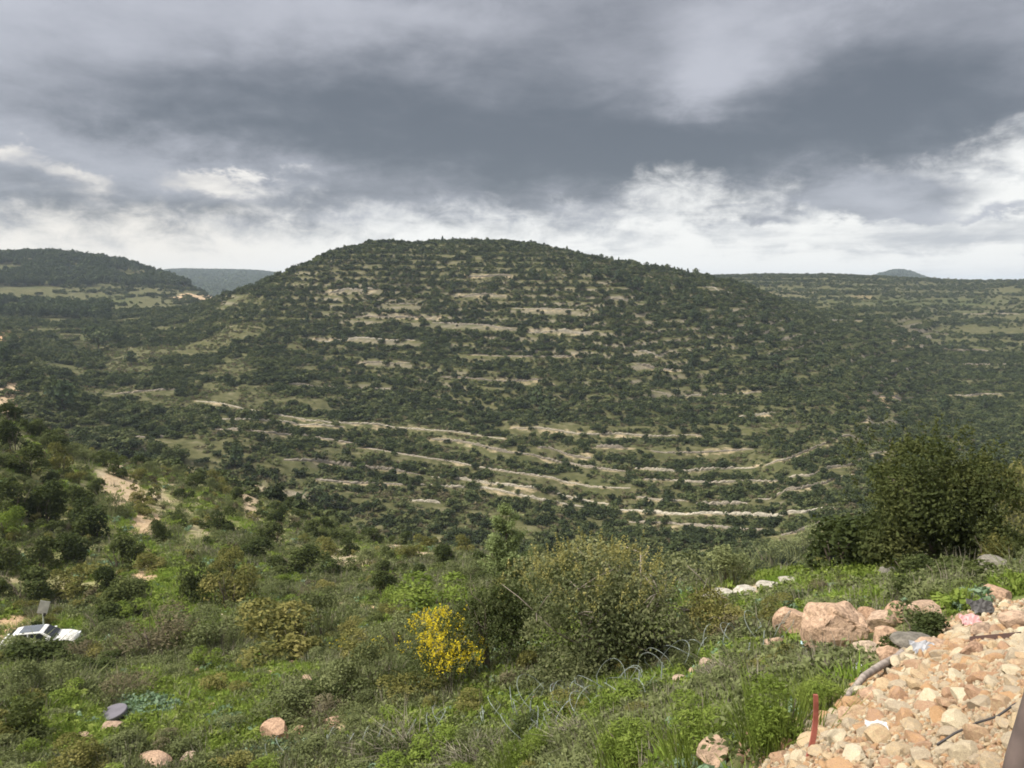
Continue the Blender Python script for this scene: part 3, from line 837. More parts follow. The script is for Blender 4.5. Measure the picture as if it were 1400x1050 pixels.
def far_scrub():
    parts = []
    for r0, r1, dens, sz in ((118, 330, .38, (1.1, 4.0)), (330, 570, .38, (1.2, 3.9)), (570, 1250, .10, (1.8, 4.4))):
        A = 1.36 * (r1 * r1 - r0 * r0) / 2
        n = int(A * dens)
        a = RNG.uniform(-.68, .68, n); r = np.sqrt(RNG.uniform(r0 * r0, r1 * r1, n))
        x, y = r * np.sin(a), r * np.cos(a); z = ground(x, y)
        px, py = project(x, y, z)
        cl = .5 * fbm(x / 30, y / 30, 51, 3) + .5 * fbm(x / 9, y / 9, 54, 2); bd = band(x, y)
        keep = (cl > np.where(r < 330, 0.33, np.where(r < 570, .31, 0.40)))
        stretch = fbm(x / 26, y / 26, 58, 2)
        if r0 > 500: bd = (lambda t: t - np.floor(t))(z / 5.5 + (fbm(x / 90, y / 90, 37, 2) - .5) * 1.6)
        edge = ((bd > .82) | (bd < .03)) if r0 < 500 else (bd > .64)
        keep &= RNG.uniform(size=n) < np.where(edge, np.where(stretch > (.46 if r0 < 300 else (.44 if r0 < 500 else .28)), .10, .85), 1.0)
        keep &= seen(x, y, z, 3.0)
        keep &= ~((a < -.30) & (r > 260) & (fbm(x / 22, y / 22, 57, 3) < .45))
        keep &= ~((py > 0) & (py < 400) & (r > 380) & (r < 560) & (RNG.uniform(size=n) < .22))
        s = sz[0] + (sz[1] - sz[0]) * RNG.uniform(size=n) ** 1.6
        # bare places seen in the photograph
        for ex, ey, hw, hh, w, c in SOIL:
            if ey < 600: keep &= ~((((px - ex) / hw) ** 2 + ((py - ey) / hh) ** 2 < 1) & (RNG.uniform(size=n) < .8 * w))
        keep &= ~((np.abs(px - 1300) < 130) & (np.abs(py - 415) < 7) & (RNG.uniform(size=n) < .6))
        # smaller, sparser growth on the low terraces facing the viewer
        low = (py > 575) & (px > 280) & (r > 170) & (r < 300)
        keep &= ~(low & (RNG.uniform(size=n) < .25)); s = np.where(low, s * .9, s)
        fl = (x < -60) & (r > 450) & (r < 1000) & (py < 405)          # the wooded hill on the left
        s = np.where(fl, s * 1.15, s)
        k = keep & (wall_clear(x, y, 5.0, 1.5) | (RNG.uniform(size=n) < .13))
        parts.append((x[k], y[k], z[k], s[k]))
    x, y, z, s = (np.concatenate(c) for c in zip(*parts))
    n = len(x)
    P = np.stack([x, y, z - .1 * s], 1)
    rot = np.stack([RNG.normal(0, .1, n), RNG.normal(0, .1, n), RNG.uniform(0, 2 * PI, n)], 1)
    scl = np.stack([s * RNG.uniform(.85, 1.35, n), s * RNG.uniform(.85, 1.2, n), s * RNG.uniform(.65, 1.0, n)], 1)
    print("far scrub", n)
    scatter("hillside_scrub", far_protos, P, rot, scl, RNG.integers(0, NF, n), 'dense dark green scrub covering the terraced hill and the slopes across the valley', 'scrub')


far_scrub()


def far_grass():
    """low herbs and dwarf shrubs between the bushes on the far slopes"""
    pr = [proto("dwarf_scrub_form_%d" % i, crown_mesh("dwarf_scrub_form", 180 + i, 60, (1, 1, .5), 4, .24, .8, .9, lobe_r=(.36, .6)), M_GREYGREEN if i < 3 else M_BROWN) for i in range(5)]
    n = 80000
    a = RNG.uniform(-.66, .66, n); r = np.sqrt(RNG.uniform(118 ** 2, 520 ** 2, n))
    x, y = r * np.sin(a), r * np.cos(a); z = ground(x, y)
    bd = band(x, y); k = (fbm(x / 11, y / 11, 63, 3) > .40) & ((bd < .74) | (RNG.uniform(size=n) < .35)) & seen(x, y, z, 1.0)
    x, y, z = x[k], y[k], z[k]
    k = wall_clear(x, y, 2.5, 1.2); x, y, z = x[k], y[k], z[k]; n = len(x)
    s = RNG.uniform(.7, 1.9, n)
    print("dwarf scrub", n)
    scatter("dwarf_scrub", pr, np.stack([x, y, z - .05], 1), np.stack([0 * x, 0 * x, RNG.uniform(0, 6.28, n)], 1), np.stack([s, s, s], 1), RNG.integers(0, 5, n), 'low grey green and brown dwarf scrub between the bushes of the hill', 'scrub')


far_grass()

# ------------------------------------------------------------------ terrace walls, each a rough dry-stone wall
WALL_WORDS = []


def terrace_walls():
    rnd = random.Random(5)
    for i, (poly, (pts, h)) in enumerate(zip(WALL_W, WALLS)):
        h = h * .8
        # resample
        P = [Vector((*p, 0)) for p in poly]; L_ = [0]
        for a, b in zip(P[:-1], P[1:]): L_.append(L_[-1] + (b - a).length)
        tot = L_[-1]; n = max(4, int(tot / .6)); mb = MB()
        gap = 0
        prev = None
        for k in range(n + 1):
            s = tot * k / n; j = 0
            while j < len(P) - 2 and L_[j + 1] < s: j += 1
            t = (s - L_[j]) / max(L_[j + 1] - L_[j], 1e-6)
            p = P[j].lerp(P[j + 1], t)
            out = Vector((p.x, p.y, 0)).normalized()
            p = p + out * (math.sin(s * .23 + i) * .5)
            z = float(ground(p.x, p.y))
            zf = float(ground(p.x - out.x * 1.2, p.y - out.y * 1.2))
            hh = h * .72 * (.10 + 1.35 * float(fbm(np.array(s * .14 + i * 7.), np.array(i * 3.1), 4, 3))) * min(1, .25 + 4 * min(k, n - k) / n)
            hh *= rnd.uniform(.6, 1.25) * (0.25 if rnd.random() < .10 else 1)
            lo = min(z, zf) - .4
            prof = [p - out * (.42 + rnd.uniform(-.1, .1)) + Vector((0, 0, lo)), p - out * (.3 + rnd.uniform(-.12, .12)) + Vector((0, 0, z + hh * .55)),
                    p - out * (.16 + rnd.uniform(-.1, .1)) + Vector((0, 0, z + hh)), p + out * (.5 + rnd.uniform(-.15, .25)) + Vector((0, 0, z + hh * rnd.uniform(.8, 1.0))), p + out * .8 + Vector((0, 0, lo))]
            if prev is not None:
                mb.add(prev + prof, [(a, a + 1, a + 6, a + 5) for a in range(4)])
            prev = prof
        o = obj("terrace_wall", mb.mesh("terrace_wall"), M_WALL); o['kind'] = 'thing'
        x0, y0 = pts[0]; x1, y1 = pts[-1]
        PENDING.append((o, 'terrace wall', (x0 + x1) / 2, (y0 + y1) / 2, 'wall', 'dry stone terrace walls on the hill', 'pale stone'))


terrace_walls()


# ------------------------------------------------------------------ trees on the hill
def pine_meshes(seed, kind):
    rng = np.random.default_rng(seed); n = 230
    if kind == 0:      # pointed crown
        h = 1 - np.sqrt(rng.uniform(0, 1, n)) * .82; rr = (1 - h) * .30 * (1 + .35 * np.sin(h * 40)) * np.sqrt(rng.uniform(.2, 1, n)) + .02
    else:              # rounded, broken crown
        h = rng.uniform(.30, 1, n); rr = .36 * np.sqrt(np.clip(1 - ((h - .6) / .42) ** 2, .02, 1)) * np.sqrt(rng.uniform(.2, 1, n)) * (1 + .3 * np.sin(h * 25))
    a = rng.uniform(0, 2 * PI, n); rr = rr * (1 + .3 * np.sin(a * 3 + seed))
    P = np.stack([rr * np.cos(a), rr * np.sin(a), h], 1); d = unit(np.stack([np.cos(a), np.sin(a), .5 + 0 * a], 1) + rng.normal(size=(n, 3)) * .6)
    V, Fc = leaf_quads(P, d, .15, .11, rng)
    cr = mesh_np("crown", V, Fc, {'tint': np.repeat(rng.uniform(0, 1, n), 4)}); cr.materials.append(M_PINE)
    mb = MB(); mb.tube([(0, 0, -.1), (.01, 0, .35), (0, .01, .8)], [.035, .026, .01], 6); tr = mb.mesh("trunk"); tr.materials.append(M_BARK)
    return cr, tr


PINES = [pine_meshes(300 + i, i % 2) for i in range(6)]


def pine(px, py, hpx, kind=None, shp=None, adj='pine tree', group='pines on the hill'):
    g = hit(px, py); r = math.hypot(g.x, g.y)
    H = hpx / F * math.hypot(r, g.z)
    cr, tr = PINES[shp if shp is not None else R1.randrange(6)]
    e = empty("pine_tree", (g.x, g.y, g.z - .15), R1.uniform(0, 6.28)); w = R1.uniform(.85, 1.25)
    e.scale = (H * w, H * w, H)
    obj("crown", cr, None, e); obj("trunk", tr, None, e)
    PENDING.append((e, adj, px, py - hpx / 2, 'tree', group, R1.choice(['dark']) if H > 5 else 'small dark'))
    return e


# skyline of the main hill and the pine stand on its right shoulder
for px, py, h in ((457, 346, 9), (466, 342, 7), (486, 336, 8), (520, 331, 9), (545, 331, 5), (605, 332, 10), (598, 333, 6), (620, 333, 7), (629, 333, 8), (650, 334, 6), (668, 335, 7), (697, 337, 7), (716, 339, 8), (727, 340, 9), (742, 341, 7),
                  (775, 346, 10), (790, 350, 8), (809, 354, 7), (822, 356, 9), (836, 358, 8), (846, 360, 9), (860, 363, 9), (871, 366, 8), (884, 369, 11), (896, 371, 12), (905, 373, 11), (912, 374, 13), (922, 376, 12), (932, 377, 11), (940, 379, 12),
                  (951, 381, 14), (962, 384, 9), (975, 384, 8), (990, 384, 8), (770, 368, 14), (800, 372, 15), (815, 383, 16), (830, 378, 15), (845, 386, 17), (860, 392, 18), (872, 398, 20), (885, 402, 20), (898, 398, 18), (910, 405, 20), (890, 418, 20),
                  (925, 395, 16), (935, 412, 18), (948, 404, 16), (955, 420, 18), (822, 432, 17), (790, 398, 13), (745, 385, 14), (948, 440, 18), (965, 452, 18), (985, 430, 15), (1000, 446, 18), (1010, 470, 20), (1025, 455, 16), (1030, 490, 20), (1040, 440, 14),
                  (968, 480, 18), (1050, 475, 18), (1060, 505, 20), (990, 505, 18), (945, 500, 16), (1075, 530, 20), (1082, 455, 14), (1098, 470, 15), (1120, 500, 18), (1145, 520, 17), (1160, 500, 14), (620, 400, 12), (560, 380, 11), (500, 405, 12),
                  (420, 440, 13), (470, 470, 13), (390, 470, 12), (700, 395, 13), (735, 420, 12), (1300, 480, 10), (1215, 440, 10)):
    pine(px, py, h)
for px, py, h in ((87, 560, 36), (135, 480, 26), (128, 470, 24), (160, 470, 20), (75, 548, 22), (20, 482, 20), (6, 500, 22), (735, 560, 30), (748, 572, 26), (430, 690, 30), (445, 700, 26), (1290, 566, 20), (1345, 560, 18), (560, 452, 11), (180, 500, 18), (210, 470, 16), (322, 640, 30)):
    pine(px, py, h, shp=R1.choice([1, 3, 5]), adj='rounded dark tree', group='dark trees across the valley')
# left wooded hill: its skyline trees one by one
for k in range(34):
    px = 2 + k * 7.3 + R1.uniform(-2.5, 2.5)
    ys = np.interp(px, [0, 70, 150, 190, 230, 252], [353, 351, 358, 370, 385, 396])
    pine(px, ys + R1.uniform(2, 6), R1.uniform(7, 12), adj='skyline tree', group='trees on the skyline of the left hill')


def left_wood():
    pr = []
    for i in range(4):
        cr = crown_mesh("wood_form", 340 + i, 170, (1, 1, 1.15), 6, .2, .8, .8, lobe_r=(.34, .55)); pr.append(proto("wood_form_%d" % i, cr, M_PINE))
    n = 9000
    a = RNG.uniform(-.70, -.36, n); r = np.sqrt(RNG.uniform(430 ** 2, 930 ** 2, n)); x, y = r * np.sin(a), r * np.cos(a); z = ground(x, y); px, py = project(x, y, z)
    m = ((py < 392) & (px < 262)) | ((np.abs(py - 426 - (px - 60) * .05) < 9) & (px < 150))
    m &= seen(x, y, z, 4) & (.5 * fbm(x / 40, y / 40, 88, 3) + .5 * fbm(x / 14, y / 14, 89, 2) > .42)
    m &= ~((((px - 160) / 32) ** 2 + ((py - 412) / 9) ** 2) < 1)
    x, y, z = x[m], y[m], z[m]; n = len(x); s = RNG.uniform(3.8, 7.0, n)
    print("left wood", n)
    scatter("wooded_slope", pr, np.stack([x, y, z - .3], 1), np.stack([0 * x, 0 * x, RNG.uniform(0, 6.28, n)], 1), np.stack([s, s, s], 1), RNG.integers(0, 4, n), 'dark far-off wood over the hill on the left', 'wood')
    n = 15000
    a = np.where(RNG.uniform(size=n) < .8, RNG.uniform(-.44, -.27, n), RNG.uniform(.40, .52, n)); r = RNG.uniform(1250, 3050, n); x, y = r * np.sin(a), r * np.cos(a); z = ground(x, y); m = seen(x, y, z, 8)
    x, y, z = x[m], y[m], z[m]; n = len(x); s = RNG.uniform(9, 20, n)
    scatter("distant_wood", [proto("distant_form_%d" % i, crown_mesh("distant_form", 350 + i, 90, (1, 1, .6), 5, .28, .8, .8), M_PINE) for i in range(3)], np.stack([x, y, z - .5], 1), np.stack([0 * x, 0 * x, RNG.uniform(0, 6.28, n)], 1),
            np.stack([s, s, s * .8], 1), RNG.integers(0, 3, n), 'bluish woods on the farthest ridge', 'wood')


left_wood()
# ------------------------------------------------------------------ shrubs standing near enough to be told apart
def slant(g): return math.sqrt(g.x * g.x + g.y * g.y + g.z * g.z)


def stand(px, py_bottom, wpx, hpx):
    """where a plant seen with its lower edge at py_bottom stands, and its real size"""
    g = hit(px, py_bottom); d = slant(g); W = wpx * d / F
    v = Vector((g.x, g.y, 0)).normalized(); sl = -g.z / d; cl = math.hypot(g.x, g.y) / d
    c = Vector((g.x, g.y, 0)) + v * W * .32
    c.z = float(ground(c.x, c.y))
    d2 = d + W * .32
    H = max(.35 * W, (hpx * d2 / F - .22 * W * sl) / cl)
    return c, W, H, d2


POOL = {}


def pool(kind):
    if kind in POOL: return POOL[kind]
    out = []
    for i in range(5):
        sd_ = 500 + 31 * i + sum(map(ord, kind))
        if kind == 'dark': m, mt = crown_mesh("crown", sd_, 2600, (1, 1, 1), 7 + i, .062, .62, .8, lobe_r=(.30, .5), base=-.1), M_SHRUB
        elif kind == 'olive': m, mt = crown_mesh("crown", sd_, 2600, (1, 1, 1), 8, .055, .5, .9, lobe_r=(.28, .5), base=-.1), M_OLIVE
        elif kind == 'bright': m, mt = crown_mesh("crown", sd_, 2400, (1, 1, 1), 8, .055, .5, .9, lobe_r=(.28, .5), base=-.1), M_BRIGHT
        elif kind == 'grey':
            m = join_np("crown", [crown_mesh("a", sd_, 2600, (1, 1, 1), 12, .05, .45, 1.0, lobe_r=(.22, .42), base=-.1), blades_mesh("b", sd_ + 1, 110, (1, 1, 1), .95, .012, 1.0, .2, .8, 0, (.3, 1))]); mt = M_GREYGREEN
        elif kind == 'brown':
            m = join_np("crown", [crown_mesh("a", sd_, 2200, (1, 1, 1), 12, .045, .4, 1.0, lobe_r=(.22, .42), base=-.1), blades_mesh("b", sd_ + 1, 150, (1, 1, 1), .95, .010, 1.1, .1, .85, 0, (.2, 1))]); mt = M_BROWN
        elif kind == 'broom':
            m = join_np("crown", [blades_mesh("b", sd_ + 1, 220, (1, 1, 1), 1.0, .012, .9, .2, .8, 0, (.1, .8)), crown_mesh("a", sd_, 4200, (1, 1, .95), 14, .05, .3, 1.0, lobe_r=(.2, .4), base=-.1)]); mt = M_BRIGHT
        m.materials.append(mt); out.append(m)
    mb = stems_mesh(77, 6, (1, 1, 1), .018, .6, 3, .75); mb.materials.append(M_BARK)
    POOL[kind] = (out, mb)
    return POOL[kind]


WORDS = {'dark': 'dark green', 'olive': 'olive green', 'bright': 'bright green', 'grey': 'grey green', 'brown': 'brownish', 'broom': 'fresh green'}


def shrub(name, px, pyb, wpx, hpx, kind, label=None, group=None, cat='shrub', at=None, adj=None):
    if at is None: c, W, H, d = stand(px, pyb, wpx, hpx)
    else: c, W, H = at
    ms, stem = pool(kind)
    e = empty(name, (c.x, c.y, c.z - .04 * H), R1.uniform(0, 6.28))
    k = R1.uniform(.88, 1.14)
    e.scale = (W * k, W / k, H * 1.04)
    obj("crown", ms[R1.randrange(len(ms))], None, e); obj("stem", stem, None, e)
    if label: tag(e, label, cat, group)
    else:
        qx, qy = project(c.x, c.y, c.z + H * .5)
        PENDING.append((e, (adj or WORDS[kind]) + ' ' + cat, float(qx), float(qy), cat, group, 'tall' if H > 2.6 else ('wide' if W > 2.4 * H else '')))
    return e


USED = []   # (px, py, wpx) already occupied in the picture


def S_(px, pyb, w, h, kind, label=None, name='shrub', group='shrubs on the near slope', cat='shrub'):
    USED.append((px, pyb - h / 2, w, h))
    return shrub(name, px, pyb, w, h, kind, label, group if not label else None, cat)


def hero_crown(name, seed, W, H, n, lobes, leaf, mat, asp=.5, **kw):
    m = crown_mesh(name, seed, n, (W, W * .9, H), lobes, leaf, asp, .9, **kw); m.materials.append(mat); return m


def shoots_mesh(name, seed, W, H, n, length, per, leaf, mat, zmin=.35, lean=.35):
    """slender leafy shoots standing out of a crown's upper side"""
    rng = np.random.default_rng(seed)
    P, d, t = crown_pts(rng, n * 3, (W, W * .9, H), 14, shell=.85)
    k = np.nonzero(P[:, 2] > H * zmin)[0][:n]; P = P[k]; d = d[k]; t = t[k]; n = len(k)
    up = unit(d * lean + np.array([0, 0, 1.0]) + rng.normal(size=(n, 3)) * .22)
    L_ = length * rng.uniform(.45, 1.1, n)
    s = rng.uniform(0, 1, (n, per)) ** .8
    Q = P[:, None] + up[:, None] * (L_[:, None] * s)[..., None] + rng.normal(size=(n, per, 3)) * leaf * .8 * (1.15 - s)[..., None]
    Q = Q.reshape(-1, 3); Nn = unit(rng.normal(size=Q.shape) + np.array([0, 0, .4]))
    l = leaf * rng.uniform(.6, 1.2, len(Q))
    V, Fc = leaf_quads(Q, Nn, l, l * .45, rng)
    tt = np.clip(np.repeat(t, per) * .5 + s.ravel() * .4 + rng.uniform(-.1, .2, len(Q)), 0, 1)
    m = mesh_np(name, V, Fc, {'tint': np.repeat(tt, 4)}); m.materials.append(mat); return m


def stems_obj(e, seed, n, W, H, r0, mat, **kw):
    m = stems_mesh(seed, n, (W, W * .9, H), r0, **kw); m.materials.append(mat); return obj("stem", m, None, e)


def hero(name, px, pyb, w, h, label, cat='shrub'):
    c, W, H, d = stand(px, pyb, w, h)
    e = empty(name, (c.x, c.y, c.z - .05)); tag(e, label, cat)
    USED.append((px, pyb - h / 2, w, h))
    return e, W, H


# the big bush in the middle
M_SHOOT = foliage_mat("new_shoot_leaf", [(0.0, (0.11, 0.11, 0.035)), (0.5, (0.22, 0.205, 0.072)), (1.0, (0.40, 0.345, 0.14))], .3, .05)
M_BIG = foliage_mat("big_bush_leaf", [(0.0, (0.034, 0.042, 0.019)), (0.4, (0.085, 0.098, 0.043)), (0.75, (0.17, 0.178, 0.085)), (1.0, (0.29, 0.28, 0.14))], .25, .05)
e, W, H = hero("shrub", 852, 945, 385, 215, 'biggest bush in the middle of the slope, olive green with yellowish upright shoots')
LAND.append(('the big middle bush', 842, 845))
obj("crown", hero_crown("crown", 21, W * 1.08, H * .92, 30000, 46, .08, M_BIG, .5, lobe_r=(.18, .34), shell=.45, base=-.08), None, e)
obj("shoots", shoots_mesh("shoots", 22, W * 1.02, H * .90, 330, .48, 34, .055, M_SHOOT, .74, .45), None, e)
stems_obj(e, 23, 22, W, H, .045, M_TWIG, tw=7, hfrac=.7)
# its darker neighbours
e, W, H = hero("shrub", 676, 930, 130, 140, 'dark bush with deep shadow between the yellow broom and the big middle bush')
obj("crown", hero_crown("crown", 24, W, H, 9000, 12, .07, M_SHRUB, .55), None, e); stems_obj(e, 25, 9, W, H, .03, M_BARK, tw=3)
obj("shoots", shoots_mesh("shoots", 26, W, H, 120, .4, 26, .055, M_GREYGREEN, .5), None, e)
e, W, H = hero("shrub", 990, 892, 100, 80, 'dark rounded bush just right of the big middle bush')
obj("crown", hero_crown("crown", 27, W, H, 6000, 9, .06, M_OLIVE, .5), None, e); stems_obj(e, 28, 7, W, H, .02, M_TWIG, tw=3)
# the flowering broom
e, W, H = hero("flowering_broom", 612, 960, 122, 106, 'broom covered in bright yellow flowers left of the big middle bush', 'broom')
LAND.append(('the yellow broom', 612, 900))
obj("crown", hero_crown("crown", 31, W, H, 5200, 9, .06, M_SHRUB, .4), None, e); stems_obj(e, 32, 12, W, H, .02, M_TWIG, tw=4)
f = shoots_mesh("flowers", 33, W * .98, H * .96, 300, .28, 16, .05, M_FLOWER, .46, .7); obj("flowers", f, None, e)["kind"] = "stuff"
for px, py, w, h, lb in ((468, 898, 36, 22, 'small broom with a few yellow flowers in the scrub left of the yellow broom'), (522, 897, 34, 22, 'second small flowering broom, nearer the yellow broom'), (588, 935, 30, 24, 'low sparse flowering broom at the left foot of the yellow broom')):
    e, W, H = hero("flowering_broom", px, py, w, h, lb, 'broom')
    obj("crown", hero_crown("crown", px, W, H, 1200, 6, .06, M_GREYGREEN, .4), None, e)
    obj("flowers", shoots_mesh("flowers", px + 1, W, H * .95, 60, .2, 2, .07, M_FLOWER, .5, .6), None, e)["kind"] = "stuff"
# the tree on the right
e, W, H = hero("broad_tree", 1272, 790, 246, 198, 'broad dark olive tree standing on the brink at the right', 'tree')
LAND.append(('the broad dark tree', 1272, 690))
M_TREE = foliage_mat("tree_leaf", [(0.0, (0.026, 0.034, 0.014)), (0.5, (0.055, 0.066, 0.024)), (0.85, (0.095, 0.10, 0.036)), (1.0, (0.15, 0.14, 0.05))], .22, .1)
cr = crown_mesh("crown", 41, 24000, (W, W * .9, H * .9), 26, .105, .5, .9, lobe_r=(.18, .38), base=.0, shell=.45); cr.materials.append(M_TREE)
o = obj("crown", cr, None, e, (0, 0, H * .02))
obj("shoots", shoots_mesh("shoots", 42, W * .98, H * .98, 300, .6, 24, .08, M_TREE, .3, .8), None, e)
mb = MB(); mb.tube([(0, 0, -.2), (.06, 0, .5), (.02, .05, 1.0)], [.17, .14, .12], 9)
rr = random.Random(3)
for k in range(9):
    a = k * .7; q = rr.uniform(.2, .5) * W / 2; b = Vector((.02, .05, rr.uniform(.5, 1.0)))
    en = Vector((math.cos(a) * q, math.sin(a) * q, H * rr.uniform(.4, .7))); mb.tube([b, b.lerp(en, .5) + Vector((0, 0, .25)), en], [.11, .07, .025], 6)
t = mb.mesh("trunk", True); t.materials.append(M_BARK); obj("trunk", t, None, e)

S_(1150, 792, 150, 92, 'dark', 'low dark thicket at the left foot of the broad dark tree')
S_(1100, 780, 62, 55, 'grey', 'grey green bush at the left end of the dark thicket on the brink')
S_(1205, 780, 80, 60, 'dark', 'dark bush between the low thicket and the trunk of the broad tree')
S_(1392, 770, 62, 135, 'olive', 'tall brownish green bush cut off by the right edge')
S_(1245, 800, 70, 44, 'dark', 'dark low bush at the foot of the trunk of the broad dark tree')
S_(1350, 780, 60, 56, 'olive', 'olive bush behind the grey rocks at the right')
S_(1300, 815, 90, 52, 'dark', 'round dark green bush in front of the broad dark tree')
S_(1000, 805, 84, 60, 'grey', 'pale grey green bush right behind the big middle bush')
S_(1050, 790, 60, 44, 'grey', 'grey green bush on the brink left of the dark thicket')
S_(598, 846, 112, 62, 'bright', 'bright yellowish green bush above the yellow broom')
S_(545, 838, 50, 40, 'bright')
S_(527, 828, 54, 46, 'dark', 'round very dark bush left of the bright green bush')
S_(272, 832, 56, 58, 'dark', 'dark green half of the pair of bushes beside the green clearing')
S_(315, 838, 70, 66, 'olive', 'bronze green bush paired with the dark one beside the green clearing')
S_(216, 743, 26, 32, 'dark', 'small round dark bush standing alone on the pale bare slope')
S_(700, 838, 60, 50, 'olive'); S_(640, 800, 60, 40, 'grey'); S_(745, 815, 50, 40, 'grey')
# feathery conifer
e, W, H = hero("conifer", 692, 818, 70, 130, 'slender feathery pale green conifer behind the bushes', 'tree')
LAND.append(('the feathery conifer', 694, 760))
def cone_crown(seed, n, W, H, leaf):
    rng = np.random.default_rng(seed); nb = 46
    bh = np.sort(rng.uniform(.05, .97, nb)); ba = rng.uniform(0, 6.28, nb); bl = (1 - bh) ** .7 * W * .5 * rng.uniform(.6, 1.15, nb) + .08
    k = rng.choice(nb, n, p=(bl + .1) / (bl + .1).sum()); t = rng.uniform(.1, 1, n) ** .7
    P = np.stack([np.cos(ba[k]) * bl[k] * t, np.sin(ba[k]) * bl[k] * t, bh[k] * H + t * bl[k] * .75], 1) + rng.normal(size=(n, 3)) * np.array([.10, .10, .09])
    V, Fc = leaf_quads(P, unit(rng.normal(size=(n, 3)) + np.array([0, 0, .3])), leaf * rng.uniform(.6, 1.3, n), leaf * .3, rng)
    return mesh_np("crown", V, Fc, {'tint': np.repeat(np.clip(.25 + .5 * t + rng.normal(0, .15, n), 0, 1), 4)})
cb = cone_crown(51, 11000, W * 1.1, H * .92, .15); M_CON = foliage_mat("conifer_needle", [(0.0, (0.08, 0.105, 0.04)), (0.5, (0.17, 0.21, 0.08)), (1.0, (0.28, 0.33, 0.14))], .3, .05); cb.materials.append(M_CON)
obj("crown", cb, None, e); mb = MB(); mb.tube([(0, 0, -.1), (.02, 0, H * .5), (0, 0, H * .92)], [.09, .06, .015], 7); t = mb.mesh("trunk", True); t.materials.append(M_BARK); obj("trunk", t, None, e)
# named trees and bushes of the left slope (image place, size)
for px, py, w, h in ((22, 718, 56, 52), (62, 722, 58, 54), (128, 742, 64, 50), (40, 660, 50, 44), (85, 650, 40, 40), (108, 700, 44, 34), (165, 786, 58, 46), (98, 778, 60, 44), (55, 782, 46, 42), (14, 790, 50, 46), (105, 822, 70, 46), (150, 818, 50, 42), (35, 832, 66, 46), (190, 845, 40, 22),
                     (75, 620, 36, 30), (20, 625, 44, 44), (15, 585, 36, 30), (48, 600, 30, 24), (130, 680, 32, 24), (148, 640, 34, 24), (172, 835, 60, 40), (375, 748, 48, 38), (440, 770, 50, 34), (455, 795, 52, 36), (410, 792, 62, 46), (350, 770, 54, 36), (300, 730, 44, 34), (240, 640, 36, 26), (205, 630, 30, 22),
                     (265, 672, 36, 26), (330, 690, 30, 24), (185, 690, 26, 18), (195, 705, 40, 12), (295, 665, 32, 22), (380, 720, 36, 26), (420, 735, 40, 26), (560, 770, 44, 30), (610, 775, 50, 34), (510, 745, 40, 26), (465, 745, 36, 24), (655, 775, 40, 26), (530, 790, 40, 26), (580, 795, 36, 26)):
    S_(px, py, w, h, 'dark' if R1.random() < .8 else 'olive')
# scrub on the lower left
for px, py, w, h, k, lb in ((138, 872, 62, 42, 'dark', None), (215, 905, 110, 62, 'brown', 'wide brownish scrub in the middle of the left slope'), (300, 900, 90, 60, 'grey', None), (395, 910, 130, 82, 'olive', 'wide olive grey scrub with pale twigs left of the yellow broom'), (330, 875, 80, 50, 'grey', None), (440, 880, 80, 70, 'grey', None),
                           (170, 962, 72, 36, 'brown', 'dark brown cushion bush just above the round lid'), (30, 1022, 72, 58, 'dark', 'dark bush in the lower left corner'), (60, 922, 90, 46, 'dark', 'dark low bush hiding the near side of the white car'), (35, 904, 84, 26, 'grey', 'grey green low bush against the side of the white car'), (98, 902, 56, 24, 'dark', None), (110, 915, 70, 36, 'brown', None), (20, 915, 60, 34, 'grey', None),
                           (90, 960, 80, 46, 'grey', None), (25, 960, 70, 50, 'grey', None), (385, 1000, 100, 50, 'grey', 'grey green cushion scrub above the pinkish rock'), (455, 965, 90, 60, 'grey', None), (515, 960, 90, 74, 'grey', None), (560, 975, 90, 50, 'olive', None), (495, 915, 90, 46, 'olive', None),
                           (545, 900, 80, 56, 'grey', None), (655, 988, 72, 36, 'olive', 'low dome shaped cushion plant below the yellow broom'), (1252, 884, 84, 46, 'dark', 'dark green dome cushion among the orange stones'), 
                           (1130, 822, 50, 26, 'brown', None), (1165, 812, 44, 24, 'brown', None), (1095, 838, 60, 26, 'dark', None), (1140, 842, 60, 24, 'grey', None), (1200, 828, 60, 28, 'grey', None), (1060, 845, 60, 30, 'olive', None), (1040, 868, 50, 40, 'olive', None), (1240, 820, 50, 26, 'grey', None)):
    S_(px, py, w, h, k, lb)
# the fresh green broom bushes at the bottom, beside the rubble
for px, py, w, h, k, lb in ((1070, 1032, 120, 100, 'broom', 'large fresh green broom bush at the foot of the rubble heap'), (965, 1060, 130, 86, 'broom', 'fresh green broom bush between the rubble and the razor wire'), (1005, 968, 80, 60, 'grey', 'grey twiggy bush behind the green broom'), (1128, 985, 84, 58, 'broom', 'green broom bush right under the pinkish boulder'),
                           (870, 1062, 120, 70, 'broom', None), (720, 1068, 80, 60, 'broom', None)):
    S_(px, py, w, h, k, lb)
# twiggy dead brush at the bottom edge
for px, py, w, h, lb in ((560, 1058, 140, 50, 'heap of dead grey brushwood at the bottom edge'), (660, 1062, 90, 44, 'dead grey twigs at the bottom edge right of the brushwood heap'), (800, 1030, 80, 44, 'dry grey stalks tangled in the razor wire'), (1000, 950, 70, 50, 'dry grey stalks standing over the green broom')):
    c, W, H, d = stand(px, py, w, h)
    e = empty("dead_brush", c); tag(e, lb, 'brushwood')
    m = blades_mesh("twigs", int(px), 200, (W, W, H), .8, .009, 1.1, .6, .9, 0, (0, 1)); m.materials.append(M_DRY); obj("twigs", m, None, e)
    stems_obj(e, int(px) + 1, 16, W, H, .009, M_TWIG, tw=6, spread=1.0)


def near_ok(px, py, w):
    for ux, uy, uw, uh in USED:
        if abs(px - ux) < (uw + w) * .27 and abs(py - uy) < uh * .36 + 3: return False
    return True


